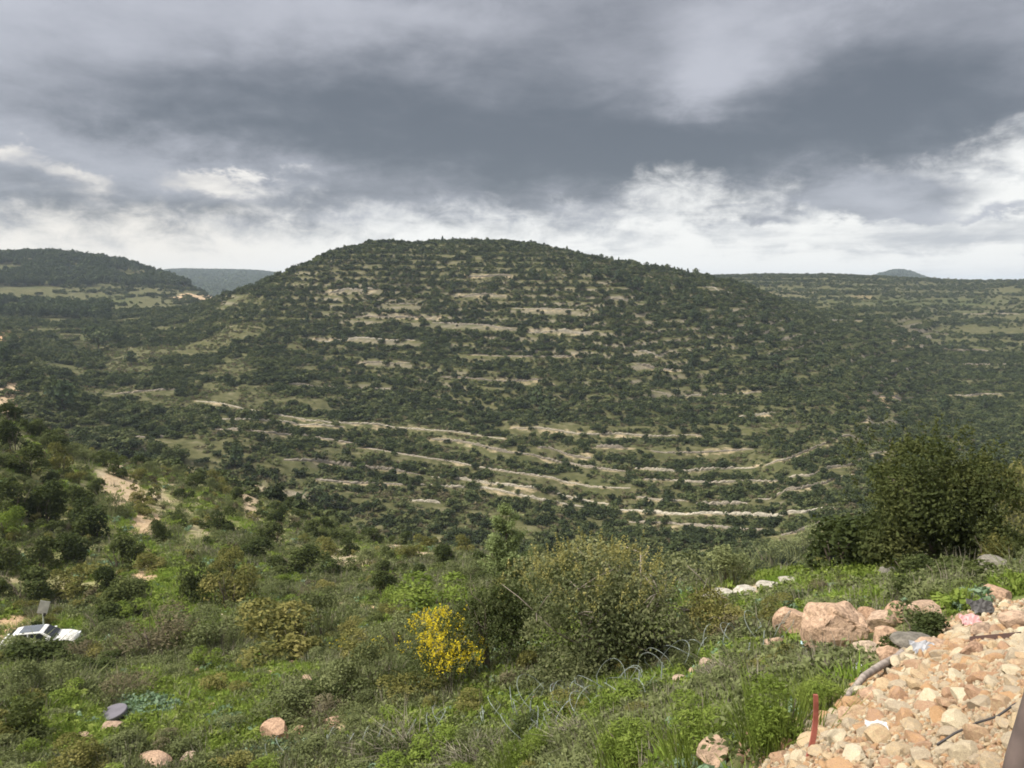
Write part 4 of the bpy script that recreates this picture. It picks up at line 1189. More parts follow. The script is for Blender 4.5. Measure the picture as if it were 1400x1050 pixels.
def slope_shrubs():
    """bushes of the near spur: one object each"""
    n = 1500; a = RNG.uniform(-.62, .16, n); r = np.sqrt(RNG.uniform(48 ** 2, 128 ** 2, n))
    x, y = r * np.sin(a), r * np.cos(a); z = ground(x, y); px, py = project(x, y, z)
    vis = seen(x, y, z, 2.2); cnt = 0
    order = np.argsort(r)
    for i in order:
        if cnt >= 160 or not vis[i] or px[i] < -30 or px[i] > 800: continue
        bare = any(((px[i] - ex) / (hw * 1.1)) ** 2 + ((py[i] - ey) / hh) ** 2 < 1 for ex, ey, hw, hh, w, c in SOIL if ey > 580) or any(((px[i] - ex) / hw) ** 2 + ((py[i] - ey) / hh) ** 2 < 1 for ex, ey, hw, hh, w in GREEN)
        if bare and R1.random() < .93: continue
        W = R1.uniform(1.2, 3.0); w = W / r[i] * F
        if not near_ok(px[i], py[i] - w * .3, w): continue
        USED.append((px[i], py[i] - w * .3, w, w * .7))
        k = R1.choices(['dark', 'olive', 'grey', 'bright'], [.46, .18, .26, .10])[0]
        shrub('shrub', 0, 0, 0, 0, k, None, 'shrubs on the near slope', 'shrub', (Vector((x[i], y[i], z[i])), W, W * R1.uniform(.5, .85)))
        cnt += 1
    # the smaller growth between them, beyond counting
    n = 2300; a = RNG.uniform(-.62, .16, n); r = np.sqrt(RNG.uniform(46 ** 2, 135 ** 2, n))
    x, y = r * np.sin(a), r * np.cos(a); z = ground(x, y); px, py = project(x, y, z)
    k = seen(x, y, z, 1.0) & (px < 800) & (fbm(x / 6, y / 6, 95, 3) > .42)
    for ex, ey, hw, hh, w, c in SOIL:
        if w > .5: k &= ~((((px - ex) / hw) ** 2 + ((py - ey) / hh) ** 2 < 1) & (RNG.uniform(size=n) < .9))
    for ex, ey, hw, hh, w in GREEN: k &= ~(((px - ex) / hw) ** 2 + ((py - ey) / hh) ** 2 < 1)
    x, y, z = x[k], y[k], z[k]; n = len(x); s = RNG.uniform(.5, 1.5, n)
    pr = []
    for i, (mt, sd3) in enumerate(((M_SHRUB, 1), (M_SHRUB, 2), (M_GREYGREEN, 3), (M_OLIVE, 4), (M_BROWN, 5))): pr.append(proto("underscrub_form_%d" % i, crown_mesh("underscrub_form", 900 + sd3, 420, (1, 1, .7), 8, .11, .55, .9, lobe_r=(.25, .45), base=-.1), mt))
    scatter("slope_underscrub", pr, np.stack([x, y, z - .05], 1), np.stack([0 * x, 0 * x, RNG.uniform(0, 6.28, n)], 1), np.stack([s, s, s * RNG.uniform(.7, 1.1, n)], 1), RNG.integers(0, 5, n), 'low scrub filling the gaps between the bushes of the near slope', 'scrub')


def dwarf_shrubs():
    n = 9000; a = RNG.uniform(-.62, .62, n); r = np.exp(RNG.uniform(math.log(8.5), math.log(60), n))
    x, y = r * np.sin(a), r * np.cos(a); z = ground(x, y); px, py = project(x, y, z); vis = seen(x, y, z, .5); cnt = 0
    bounds = 190
    for i in range(n):
        if cnt >= bounds or not vis[i] or py[i] > 1085: continue
        if bool(in_poly(np.array(px[i] + 30), np.array(py[i] + 4), CLEAR)): continue
        if px[i] > 1230 and py[i] > 850: continue
        if 1040 < px[i] < 1300 and 835 < py[i] < 935: continue
        if any(abs(px[i] - bx) < bw * .9 + 10 and -4 < py[i] - by < bh + 26 for bx, by, bw, bh in BIGS + [(155, 983, 40, 26)]): continue
        gr = any(((px[i] - ex) / (hw * 1.0)) ** 2 + ((py[i] - ey) / hh) ** 2 < 1 for ex, ey, hw, hh, w in GREEN)
        so = any(((px[i] - ex) / (hw * 1.0)) ** 2 + ((py[i] - ey) / hh) ** 2 < 1 for ex, ey, hw, hh, w, c in SOIL)
        if (gr and R1.random() < .9) or (so and R1.random() < .85): continue
        W = R1.uniform(.5, 1.0) * (1 + min(r[i], 45) / 45); w = W / r[i] * F
        if not near_ok(px[i], py[i], w * .9): continue
        USED.append((px[i], py[i] - w * .2, w, w * .5))
        k = R1.choices(['grey', 'brown', 'olive', 'dark', 'bright'], [.40, .06, .2, .18, .16])[0]
        shrub('dwarf_shrub', 0, 0, 0, 0, k, None, 'dwarf shrubs in the foreground', 'dwarf shrub', (Vector((x[i], y[i], z[i])), W, W * R1.uniform(.38, .62)))
        cnt += 1
    print("dwarf shrubs", cnt)


# ------------------------------------------------------------------ rocks
ROCKS = [rock_mesh("stone", 600 + i, 2, 11 + i % 4, (.45, .85), (1, R1.uniform(.65, .95), R1.uniform(.5, .8)), .05) for i in range(12)]
for m in ROCKS: m.materials.append(M_STONE)
BIGS = []


def rock(px, pyb, w, h, label, mat=None, name='rock', seed=None, hi=3, sc=None):
    g = hit(px, pyb - h * .18); d = slant(g); W = w * d / F; H = h * d / F
    m = rock_mesh(name, seed or int(px * 7 + pyb), hi, 12, (.55, .86), (W * .56, W * .46, H * .62), .05)
    m.materials.append(mat or M_BOULDER)
    o = obj(name, m, None, None, (g.x, g.y, g.z + H * .40)); o.rotation_euler = (R1.uniform(-.12, .12), R1.uniform(-.12, .12), R1.uniform(-.4, .4))
    tag(o, label, 'rock'); BIGS.append((px, pyb - h / 2, w, h)); USED.append((px, pyb - h / 2, w * .8, h * .7))
    return o


def boulder():
    # the big squarish boulder: flat front, sloping shoulders
    g = hit(1140, 893); d = slant(g); W = 66 * d / F; H = 62 * d / F
    m = rock_mesh("boulder", 4242, 4, 0, (.6, .9), (1, 1, 1), .0)
    V = np.empty(len(m.vertices) * 3); m.vertices.foreach_get('co', V); V = V.reshape(-1, 3)
    V = np.sign(V) * np.abs(V) ** .55; V /= np.abs(V).max()
    for nrm, off in (((.5, -.2, .85), .80), ((-.75, -.1, .6), .82), ((.1, -.9, .4), .85), ((.9, -.2, -.3), .86), ((-.8, -.4, -.1), .88), ((0, .2, 1), .88), ((.3, -.8, -.5), .9)):
        nn = unit(np.array(nrm)); dd = np.maximum(V @ nn - off, 0); V -= dd[:, None] * nn
    for k in range(3): V[:, k] += (fbm(V[:, 0] * 3 + 9 * k, V[:, 1] * 3 + V[:, 2] * 3.3, 70 + k, 4) - .5) * .16
    pit = np.clip(fbm(V[:, 0] * 7 + V[:, 1] * 3, V[:, 2] * 8 - V[:, 1] * 2, 91, 3) - .58, 0, 1) * .5
    V *= (1 - pit)[:, None]
    V *= np.array([W * .55, W * .46, H * .55])
    m.vertices.foreach_set('co', V.ravel()); m.update(); m.materials.append(M_BOULDER)
    o = obj("boulder", m, None, None, (g.x, g.y, g.z + H * .48)); tag(o, 'largest squarish pinkish boulder beside the rubble heap', 'boulder')
    USED.append((1140, 868, 66, 60)); BIGS.append((1140, 868, 66, 60)); LAND.append(('the pinkish boulder', 1140, 868))


boulder()
for a in ((1083, 872, 46, 34, 'orange wedge shaped rock left of the pinkish boulder'), (1108, 858, 24, 20, 'small pale rock touching the orange wedge left of the boulder'), (1063, 894, 30, 22, 'tan rock lying below the orange wedge'),
          (1186, 872, 34, 34, 'pink rounded rock directly right of the pinkish boulder'), (1203, 868, 32, 28, 'pale rock leaning on the pink rounded one'), (1208, 888, 36, 24, 'cream rock below the pair right of the boulder'), (1228, 858, 30, 28, 'orange rock left of the long flat tan rock'),
          (1266, 846, 56, 20, 'long flat tan rock behind the green dome cushion'), (1187, 900, 40, 18, 'yellowish rock at the right foot of the boulder'), (1213, 906, 28, 20, 'tan rock lying next to the dry branch'), (1362, 824, 36, 18, 'tan rounded rock at the top of the rubble'),
          (1389, 866, 36, 22, 'big pale rock at the right edge'), (1342, 874, 34, 18, 'tan slab above the rusty beam'), (978, 1062, 44, 44, 'pointed orange rock at the bottom edge'), (1019, 1046, 26, 36, 'narrow tan rock right of the pointed one at the bottom'), (862, 1056, 32, 16, 'whitish rock at the bottom edge'),
          (378, 1018, 38, 27, 'pinkish rock in the grass at the bottom'), (971, 922, 42, 18, 'pale flat slab under the razor wire'), (930, 946, 28, 20, 'yellowish rock left of the pale flat slab'), (946, 930, 18, 14, 'small brown rock leaning on the pale slab'), (735, 966, 18, 16, 'small red brown rock behind the wire loops'),
          (155, 1002, 24, 14, 'orange stone just below the round lid'), (114, 1016, 22, 14, 'bright orange stone left of the round lid'), (292, 976, 14, 12, 'small orange stone in the green grass'), (454, 993, 22, 12, 'pale stone above the pinkish rock'), (410, 1006, 14, 12, 'small yellow stone right of the pinkish rock'), (418, 1018, 14, 10, 'small cream stone below the yellow one'),
          (215, 1053, 54, 13, 'broad pale rock cut by the bottom edge at left'), (260, 1048, 24, 16, 'orange rock at the bottom edge at left'), (420, 940, 24, 14, 'mossy yellow rock in the left scrub'), (372, 928, 14, 10, 'small tan stone in the left scrub'), (397, 912, 12, 8, 'little white stone below the olive scrub'), (268, 924, 10, 8, 'tiny pale stone left of the olive scrub'),
          (1276, 892, 40, 14, 'flat orange stone beside the grey slab'), (1330, 902, 30, 18, 'orange stone below the rusty beam'), (1190, 962, 26, 20, 'pinkish stone beside the lower end of the branch'), (1160, 988, 30, 18, 'tan stone at the left edge of the rubble')):
    rock(*a)
M_DARKROCK = stone_mat("dark_grey_rock", [(0.0, (0.13, 0.115, 0.095)), (0.5, (0.21, 0.19, 0.155)), (1.0, (0.30, 0.275, 0.23))], 2.0, .9)
for a in ((1354, 794, 44, 26, 'large grey rock at the right in front of the brink'), (1345, 806, 26, 12, 'pale rim of rock below the large grey one'), (1218, 794, 28, 18, 'whitish grey rock in the grass before the broad tree'), (1250, 892, 50, 20, 'grey weathered slab at the end of the branch'), (966, 822, 26, 9, 'pale ledge rock at the left end of the brink'), (990, 817, 38, 8, 'second ledge rock from the left on the brink'),
          (1020, 811, 34, 8, 'long pale ledge rock in the middle of the brink'), (1050, 805, 28, 9, 'rough ledge rock right of the middle of the brink'), (1078, 799, 30, 8, 'ledge rock nearest to the thicket on the brink'), (1172, 818, 20, 14, 'small grey rock in the grass left of the whitish one')):
    rock(*a, mat=M_GREYROCK if a[0] < 1100 else M_DARKROCK)


def rubble():
    n = 75000; a = RNG.uniform(.22, .62, n); r = RNG.uniform(3.2, 15, n); x, y = r * np.sin(a), r * np.cos(a); z = ground(x, y); px, py = project(x, y, z)
    k = in_poly(px + RNG.normal(0, 7, n), py + RNG.normal(0, 6, n), RUBBLE) & (px < 1440) & (py < 1085)
    x, y, z, r, px, py = (v[k] for v in (x, y, z, r, px, py)); n = len(x)
    s = .019 * RNG.uniform(.006, 1, n) ** -.40; s = np.clip(s, .018, .095)
    order = np.argsort(-s / r); cnt = 0; small = []
    placed = []
    for i in order:
        if cnt < 285:
            if any(abs(px[i] - bx) < bw * .45 and abs(py[i] - by) < bh * .45 for bx, by, bw, bh in BIGS): continue
            if any((x[i] - qx) ** 2 + (y[i] - qy) ** 2 < ((s[i] + qs) * .72) ** 2 for qx, qy, qs in placed): continue
            placed.append((x[i], y[i], s[i]))
            o = obj("stone", ROCKS[R1.randrange(12)]); o.location = (x[i], y[i], z[i] + s[i] * .28); o.rotation_euler = (R1.uniform(-.5, .5), R1.uniform(-.5, .5), R1.uniform(0, 6.28))
            q = R1.uniform(.85, 1.2); o.scale = (s[i] * q, s[i], s[i] * R1.uniform(.8, 1.1))
            PENDING.append((o, 'rubble stone', float(px[i]), float(py[i]), 'stone', 'stones of the rubble heap', 'larger' if s[i] > .08 else ''))
            cnt += 1
        else: small.append(i)
    sm = np.array(small)[:15000]; n = len(sm); q = np.minimum(s[sm], .06) * RNG.uniform(.7, 1.1, n)
    pr = [proto("gravel_form_%d" % i, ROCKS[i], M_STONE) for i in range(6)]
    scatter("rubble_gravel", pr, np.stack([x[sm], y[sm], z[sm] + q * .35], 1), RNG.uniform(-3, 3, (n, 3)), np.stack([q, q, q], 1), RNG.integers(0, 6, n), 'small orange and cream rubble between the larger stones', 'rubble')
    print("rubble", cnt, n)


rubble()


def loose_stones():
    """stones lying singly in the grass and on the bare slope"""
    cnt = 0
    for k in range(900):
        if cnt >= 70: break
        a = R1.uniform(-.6, .45); r = R1.uniform(11, 50); x, y = r * math.sin(a), r * math.cos(a); z = float(ground(x, y)); px, py = (float(v) for v in project(x, y, z))
        if px < 0 or px > 1230 or py > 1048 or not near_ok(px, py, 8) or bool(in_poly(np.array(px), np.array(py), RUBBLE)): continue
        s = R1.uniform(.06, .17) * (1 + r / 40); o = obj("stone", ROCKS[R1.randrange(12)], None, None, (x, y, z + s * .2)); o.scale = (s, s * R1.uniform(.7, 1), s * .9); o.rotation_euler = (R1.uniform(-.3, .3), R1.uniform(-.3, .3), R1.uniform(0, 6))
        USED.append((px, py, 10, 8)); PENDING.append((o, 'loose stone in the grass', px, py, 'stone', 'loose stones in the grass', '')); cnt += 1


# ------------------------------------------------------------------ man-made things
def white_car():
    M_WHITE = simple_mat("white_car_paint", (0.62, 0.62, 0.61), 0.35, 0, .02, 3.0, (0.47, 0.45, 0.41))
    M_GLASS = simple_mat("dark_car_glass", (0.015, 0.017, 0.02), 0.06, 0, .1, 2.0)
    M_ROOF = simple_mat("grey_roof_panel", (0.10, 0.11, 0.125), 0.25, 0, .1, 2.0)
    M_TYRE = simple_mat("tyre_rubber", (0.025, 0.025, 0.026), 0.85)
    M_RIM = simple_mat("wheel_rim", (0.45, 0.46, 0.47), 0.35, .6)
    M_LAMP = simple_mat("lamp_glass", (0.62, 0.64, 0.66), 0.1)
    M_RED = simple_mat("tail_lamp", (0.35, 0.02, 0.02), 0.2)
    g = hit(56, 888)
    e = empty("parked_car", (g.x, g.y, g.z - .08), math.radians(14)); e.scale = (.76, .76, .78); tag(e, 'white car with dark glass roof parked on bare orange earth behind low bushes', 'car')
    LAND.append(('the white car', 52, 880))
    prof = [(-2.1, .45), (-2.12, .80), (-2.02, .98), (-1.75, 1.02), (-1.0, 1.0), (.75, .97), (1.5, .90), (1.98, .78), (2.1, .62), (2.1, .35), (1.75, .28), (-1.9, .28)]
    def extr(pr, hw, taper=None):
        mb = MB(); n = len(pr)
        for s in (-1, 1): mb.add([(x, s * (hw - (taper or (lambda x, z: 0))(x, z)), z) for x, z in pr], [])
        b = [tuple(range(n)), tuple(range(2 * n - 1, n - 1, -1))] + [(i, i + n, (i + 1) % n + n, (i + 1) % n) for i in range(n)]
        mb.f = b; return mb
    body = extr(prof, .86, lambda x, z: .10 * max(0, abs(x) - 1.6) / .5 + (.05 if z > .9 else 0))
    o = obj("body", body.mesh("body"), M_WHITE, e); bv = o.modifiers.new("bevel", 'BEVEL'); bv.width = .05; bv.segments = 2
    cab = [(-1.85, 1.0), (-1.35, 1.36), (-.95, 1.44), (.15, 1.44), (.35, 1.40), (1.0, .98)]
    o = obj("cabin", extr(cab, .78, lambda x, z: .16 * max(0, z - 1.0) / .44).mesh("cabin"), M_WHITE, e); bv = o.modifiers.new("bevel", 'BEVEL'); bv.width = .04; bv.segments = 2
    mb = MB(); mb.box((-.42, 0, 1.448), (1.12, 1.06, .02)); obj("roof_panel", mb.mesh("roof_panel"), M_ROOF, e)
    def pane(nm, q, mat=M_GLASS):
        mb = MB(); a, b, c, d = [Vector(v) for v in q]; n = (b - a).cross(d - a).normalized() * .012
        mb.add([a - n, b - n, c - n, d - n, a + n, b + n, c + n, d + n], [(0, 3, 2, 1), (4, 5, 6, 7), (0, 1, 5, 4), (1, 2, 6, 5), (2, 3, 7, 6), (3, 0, 4, 7)]); return obj(nm, mb.mesh(nm), mat, e)
    pane("windscreen", [(.97, -.70, 1.012), (.97, .70, 1.012), (.40, .58, 1.388), (.40, -.58, 1.388)])
    pane("rear_window", [(-1.83, .66, 1.03), (-1.83, -.66, 1.03), (-1.38, -.56, 1.35), (-1.38, .56, 1.35)])
    for s in (-1, 1):
        for sx in (-1.35, -.46, .80):
            mb = MB(); mb.box((sx, s * .862, .66), (.016, .012, .56)); obj("door_seam", mb.mesh("door_seam"), M_TYRE, e)
        for sx in (-.62, .62):
            mb = MB(); mb.box((sx - .1, s * .868, .86), (.2, .02, .03)); obj("door_handle", mb.mesh("door_handle"), M_RIM, e)
        pane("side_window", [(-1.42, s * .782, 1.04), (-.50, s * .782, 1.04), (-.50, s * .652, 1.38), (-1.12, s * .652, 1.38)])
        pane("side_window", [(-.42, s * .782, 1.04), (.72, s * .782, 1.04), (.22, s * .655, 1.37), (-.42, s * .652, 1.38)])
        mb = MB(); mb.box((.62, s * .93, 1.04), (.14, .2, .13)); obj("mirror", mb.mesh("mirror"), M_WHITE, e)
        mb = MB(); mb.box((2.04, s * .62, .68), (.12, .34, .12)); obj("headlight", mb.mesh("headlight"), M_LAMP, e)
        mb = MB(); mb.box((-2.09, s * .64, .80), (.07, .26, .16)); obj("tail_light", mb.mesh("tail_light"), M_RED, e)
        for wx in (-1.3, 1.32):
            mb = MB(); mb.tube([(wx, s * .66, .31), (wx, s * .70, .31), (wx, s * .84, .31), (wx, s * .88, .31)], [.26, .32, .32, .27], 20); w = obj("wheel", mb.mesh("wheel"), M_TYRE, e)
            mb = MB(); mb.tube([(wx, s * .86, .31), (wx, s * .89, .31)], [.19, .18], 16); obj("rim", mb.mesh("rim"), M_RIM, w)


def sign():
    g = hit(63, 872); d = slant(g)
    e = empty("road_sign", (g.x, g.y, g.z), 0.35); tag(e, 'grey back of a tilted square sign on a thin pale post behind the white car', 'sign')
    LAND.append(('the grey sign', 65, 848))
    mb = MB(); mb.tube([(-.08, 0, -.2), (-.05, 0, 1.9)], .035, 8); obj("post", mb.mesh("post"), simple_mat("pale_post", (.42, .47, .42), .6), e)
    from mathutils import Matrix
    R = Matrix.Rotation(math.radians(18), 3, 'Y')
    mb = MB(); mb.box((0, -.05, 1.62), (.46, .015, .66), R); o = obj("board", mb.mesh("board"), simple_mat("weathered_board", (.52, .52, .49), .7, 0, .15, 5.0), e)
    mb = MB(); mb.box((.02, -.065, 1.24), (.12, .02, .16), R); obj("bracket", mb.mesh("bracket"), simple_mat("dark_bracket", (.05, .05, .05), .6), e)


def lid():
    g = hit(155, 983); d = slant(g); R = 15.5 * d / F
    e = empty("round_lid", (g.x, g.y, g.z + .14), .3); e.rotation_euler = (math.radians(6), math.radians(-9), 0); tag(e, 'dark grey round lid lying tilted in the grass at the lower left', 'lid')
    LAND.append(('the round lid', 155, 977))
    mt = simple_mat("grey_lid", (.115, .105, .12), .6, 0, .12, 4.0)
    mb = MB(); mb.tube([(0, 0, -.05), (0, 0, 0.0), (0, 0, .05), (0, 0, .062)], [R * .92, R, R, R * .96], 36); obj("disc", mb.mesh("disc"), mt, e)
    mb = MB(); mb.tube([(0, 0, -.16), (0, 0, -.05)], [R * .7, R * .75], 24); obj("rim", mb.mesh("rim"), simple_mat("black_rim", (.03, .03, .03), .7), e)


def branch_log():
    pts = [(1156, 966), (1180, 944), (1205, 925), (1228, 905), (1238, 890), (1262, 880), (1290, 868)]
    W_ = []
    for i, p in enumerate(pts):
        g = hit(*p); W_.append(g + Vector((0, 0, .07 + .05 * math.sin(i * 1.2))))
    e = W_[0]; mb = MB(); mb.tube([p - e for p in W_], [.018, .028, .032, .036, .036, .032, .022], 8)
    o = obj("dry_branch", mb.mesh("dry_branch", True), simple_mat("weathered_wood", (.30, .25, .21), .9, 0, .25, 14.0), None, e); tag(o, 'long weathered grey branch lying along the left edge of the rubble', 'branch')
    LAND.append(('the dry branch', 1205, 925))
    b = W_[4] - e; mb = MB(); mb.tube([b, b + Vector((.12, -.1, .07)), b + Vector((.16, -.3, .03))], [.03, .022, .01], 6); obj("side_twig", mb.mesh("side_twig", True), simple_mat("dark_wood", (.10, .07, .05), .9), o)


def bar(name, a, b, w, t, mat, label, cat, lift=.04):
    A, B = hit(*a), hit(*b); A = A + Vector((0, 0, lift)); B = B + Vector((0, 0, lift))
    mb = MB(); d = (B - A); n = 6; pts = [A.lerp(B, k / n) - A for k in range(n + 1)]
    sd2 = d.cross(Vector((0, 0, 1))).normalized(); vs = []; fs = []
    for p in pts: vs += [p - sd2 * w / 2 - Vector((0, 0, t / 2)), p + sd2 * w / 2 - Vector((0, 0, t / 2)), p + sd2 * w / 2 + Vector((0, 0, t / 2)), p - sd2 * w / 2 + Vector((0, 0, t / 2))]
    for k in range(n):
        for j in range(4): fs.append((k * 4 + j, k * 4 + (j + 1) % 4, k * 4 + 4 + (j + 1) % 4, k * 4 + 4 + j))
    fs += [(0, 1, 2, 3), (n * 4 + 3, n * 4 + 2, n * 4 + 1, n * 4)]
    mb.add(vs, fs); o = obj(name, mb.mesh(name), mat, None, A); tag(o, label, cat); return o


def red_bar():
    g = hit(1096, 1046); d = slant(g); top = 76 * d / F
    mb = MB(); prev = []
    n = 10; vs = []; fs = []
    for k in range(n + 1):
        s = k / n; x = .045 * math.sin(s * 2.4) + .02 * s; y = -.02 * s; zz = -.10 + (top * 1.18 + .1) * s; hw = .015 * (1 - .25 * s)
        vs += [(x - hw, y - .006, zz), (x + hw, y - .012, zz), (x + hw, y + .004, zz), (x - hw, y + .006, zz)]
    for k in range(n):
        for j in range(4): fs.append((k * 4 + j, k * 4 + (j + 1) % 4, k * 4 + 4 + (j + 1) % 4, k * 4 + 4 + j))
    fs += [(3, 2, 1, 0), (n * 4, n * 4 + 1, n * 4 + 2, n * 4 + 3)]
    mb.add(vs, fs)
    o = obj("metal_strip", mb.mesh("metal_strip"), simple_mat("rusty_red_metal", (.34, .10, .075), .75, .1, .25, 12.0, (.20, .055, .035)), None, g); tag(o, 'rusty red metal strip standing upright beside the green broom', 'metal strip')
    LAND.append(('the rusty red strip', 1096, 1010))


def corner_post():
    g = hit(1396, 1075); d = slant(g)
    mb = MB(); mb.tube([(-.05, 0, -.3), (0, 0, 0.1), (.10, 0, .62), (.13, 0, .8)], [.06, .06, .055, .05], 10)
    o = obj("wooden_post", mb.mesh("wooden_post", True), simple_mat("brown_post", (.13, .095, .085), .85, 0, .2, 6.0), None, g); tag(o, 'brown leaning post in the lower right corner', 'post')


def cable():
    pts = [(1412, 966), (1385, 980), (1362, 996), (1335, 1004), (1305, 1018), (1280, 1034)]
    W_ = [hit(*p) + Vector((0, 0, .06)) for p in pts]; e = W_[0]; mb = MB(); mb.tube([p - e for p in W_], .006, 6)
    o = obj("cable", mb.mesh("cable", True), simple_mat("black_cable", (.03, .025, .025), .6), None, e); tag(o, 'thin dark cable trailing over the rubble at the right edge', 'cable')


def scrap(px, py, w, h, col, label, name='plastic_scrap'):
    g = hit(px, py); d = slant(g); rng = np.random.default_rng(int(px)); n = 7; W = w * d / F; H = h * d / F * 1.3
    vs = []; 
    for sgn in (0, 1):
        for i in range(n):
            for j in range(n):
                vs.append(((i / (n - 1) - .5) * W + rng.normal() * W * .03, (j / (n - 1) - .5) * H * 1.2, .05 + H * (j / (n - 1)) * .55 + math.sin(i * 1.7 + j * 2.3) * W * .07 - sgn * .006))
    fs = [(i * n + j, (i + 1) * n + j, (i + 1) * n + j + 1, i * n + j + 1) for i in range(n - 1) for j in range(n - 1)]
    fs += [tuple(q + n * n for q in reversed(f)) for f in fs]
    edge = [i * n for i in range(n)] + [(n - 1) * n + j for j in range(1, n)] + [i * n + n - 1 for i in range(n - 2, -1, -1)] + [j for j in range(n - 2, 0, -1)]
    fs += [(edge[k], edge[(k + 1) % len(edge)] , edge[(k + 1) % len(edge)] + n * n, edge[k] + n * n) for k in range(len(edge))]
    mb = MB(); mb.add(vs, fs); o = obj(name, mb.mesh(name), simple_mat(label[:14].replace(' ', '_'), col, .5, 0, .08, 5.0), None, g); tag(o, label, 'litter')


white_car(); sign(); lid(); branch_log(); red_bar(); corner_post(); cable()
bar("rusty_beam", (1328, 881), (1392, 876), .05, .045, simple_mat("dark_rust", (.09, .05, .04), .85), 'short dark rusty beam lying on the rubble at the right', 'beam', .05)
LAND.append(('the rusty beam', 1360, 878))
M_DK = simple_mat("dark_hollow", (.02, .018, .016), .9)
scrap(1106, 898, 14, 14, (.42, .58, .62), 'pale blue plastic scrap below the pinkish boulder')
scrap(1172, 922, 12, 7, (.60, .61, .60), 'white plastic scrap beside the dry branch')
scrap(1327, 858, 22, 10, (.50, .27, .26), 'pink plastic sheet crumpled on the rubble')
scrap(1342, 840, 26, 12, (.05, .045, .04), 'black rubber piece at the top of the rubble')
scrap(1198, 1006, 24, 7, (.62, .60, .58), 'white flat scrap lying in the rubble')
scrap(1262, 896, 26, 10, (.30, .30, .31), 'grey plastic piece beside the weathered slab')


def razor_wire():
    def coil(path, R, pitch, label, seed):
        rnd = random.Random(seed)
        g = [hit(*p) for p in path]
        L_ = [0]
        for a, b in zip(g[:-1], g[1:]): L_.append(L_[-1] + (b - a).length)
        tot = L_[-1]; turns = int(tot / pitch); mb = MB(); pts = []
        per = 22; ph = 0
        for k in range(turns * per + 1):
            s = tot * k / (turns * per); j = 0
            while j < len(g) - 2 and L_[j + 1] < s: j += 1
            t = (s - L_[j]) / (L_[j + 1] - L_[j]); p = g[j].lerp(g[j + 1], t); ax = (g[j + 1] - g[j]); ax.z = 0; ax.normalize(); nb = Vector((-ax.y, ax.x, 0))
            if k % per == 0: rj = R * rnd.uniform(.6, 1.15); off = rnd.uniform(-1.2, 1.2) * pitch; tl = rnd.uniform(-1.0, 1.0)
            a = 2 * PI * k / per
            q = p + nb * math.cos(a) * rj + ax * (off * .6 + tl * math.sin(a) * rj); q.z = float(ground(q.x, q.y)) * .5 + p.z * .5 + .08 + rj * .9 + math.sin(a) * rj
            pts.append(q)
        o0 = pts[0]; pts = [p - o0 for p in pts]
        mb.tube(pts, .0042, 4)
        ob = obj("razor_wire", mb.mesh("razor_wire"), M_WIRE, None, o0); tag(ob, label, 'razor wire')
        bb = MB()
        for k in range(2, len(pts) - 2, 2):
            t = (pts[k + 1] - pts[k - 1]).normalized(); n_ = t.cross(Vector((rnd.uniform(-1, 1), rnd.uniform(-1, 1), 1))).normalized(); p = pts[k]
            bb.add([p - t * .02 + n_ * .013, p + n_ * .003, p + t * .02 + n_ * .013, p + t * .02 - n_ * .013, p - n_ * .003, p - t * .02 - n_ * .013], [(0, 1, 4, 5), (1, 2, 3, 4)])
        obj("barbs", bb.mesh("barbs"), M_WIRE, ob)
    coil([(640, 1010), (720, 985), (800, 968), (880, 945), (950, 910), (1065, 880)], .32, .24, 'coil of razor wire running up the slope behind the green broom', 1)
    coil([(690, 1035), (760, 1005), (840, 985), (900, 965)], .29, .26, 'greenish nearer coil of razor wire sagging in the grass at the bottom', 2)
    coil([(360, 1046), (450, 1030), (560, 1015), (660, 1000)], .24, .34, 'flattened razor wire half sunk in the grass at the bottom left', 3)
    LAND.append(('the razor wire', 800, 968))
    for px, py, h in ((872, 958, 40), (903, 950, 42), (1022, 915, 34), (1042, 905, 40), (724, 1000, 40)):
        g = hit(px, py); d = slant(g); H = h * d / F; mb = MB(); mb.tube([(0, 0, -.15), (.01, 0, H * .6), (.02, .01, H)], .011, 6); o = obj("fence_stake", mb.mesh("fence_stake"), M_WIRE, None, g)
        PENDING.append((o, 'thin metal stake', px, py - h / 2, 'stake', 'stakes of the razor wire', ''))


razor_wire()
dwarf_shrubs()
slope_shrubs()
loose_stones()


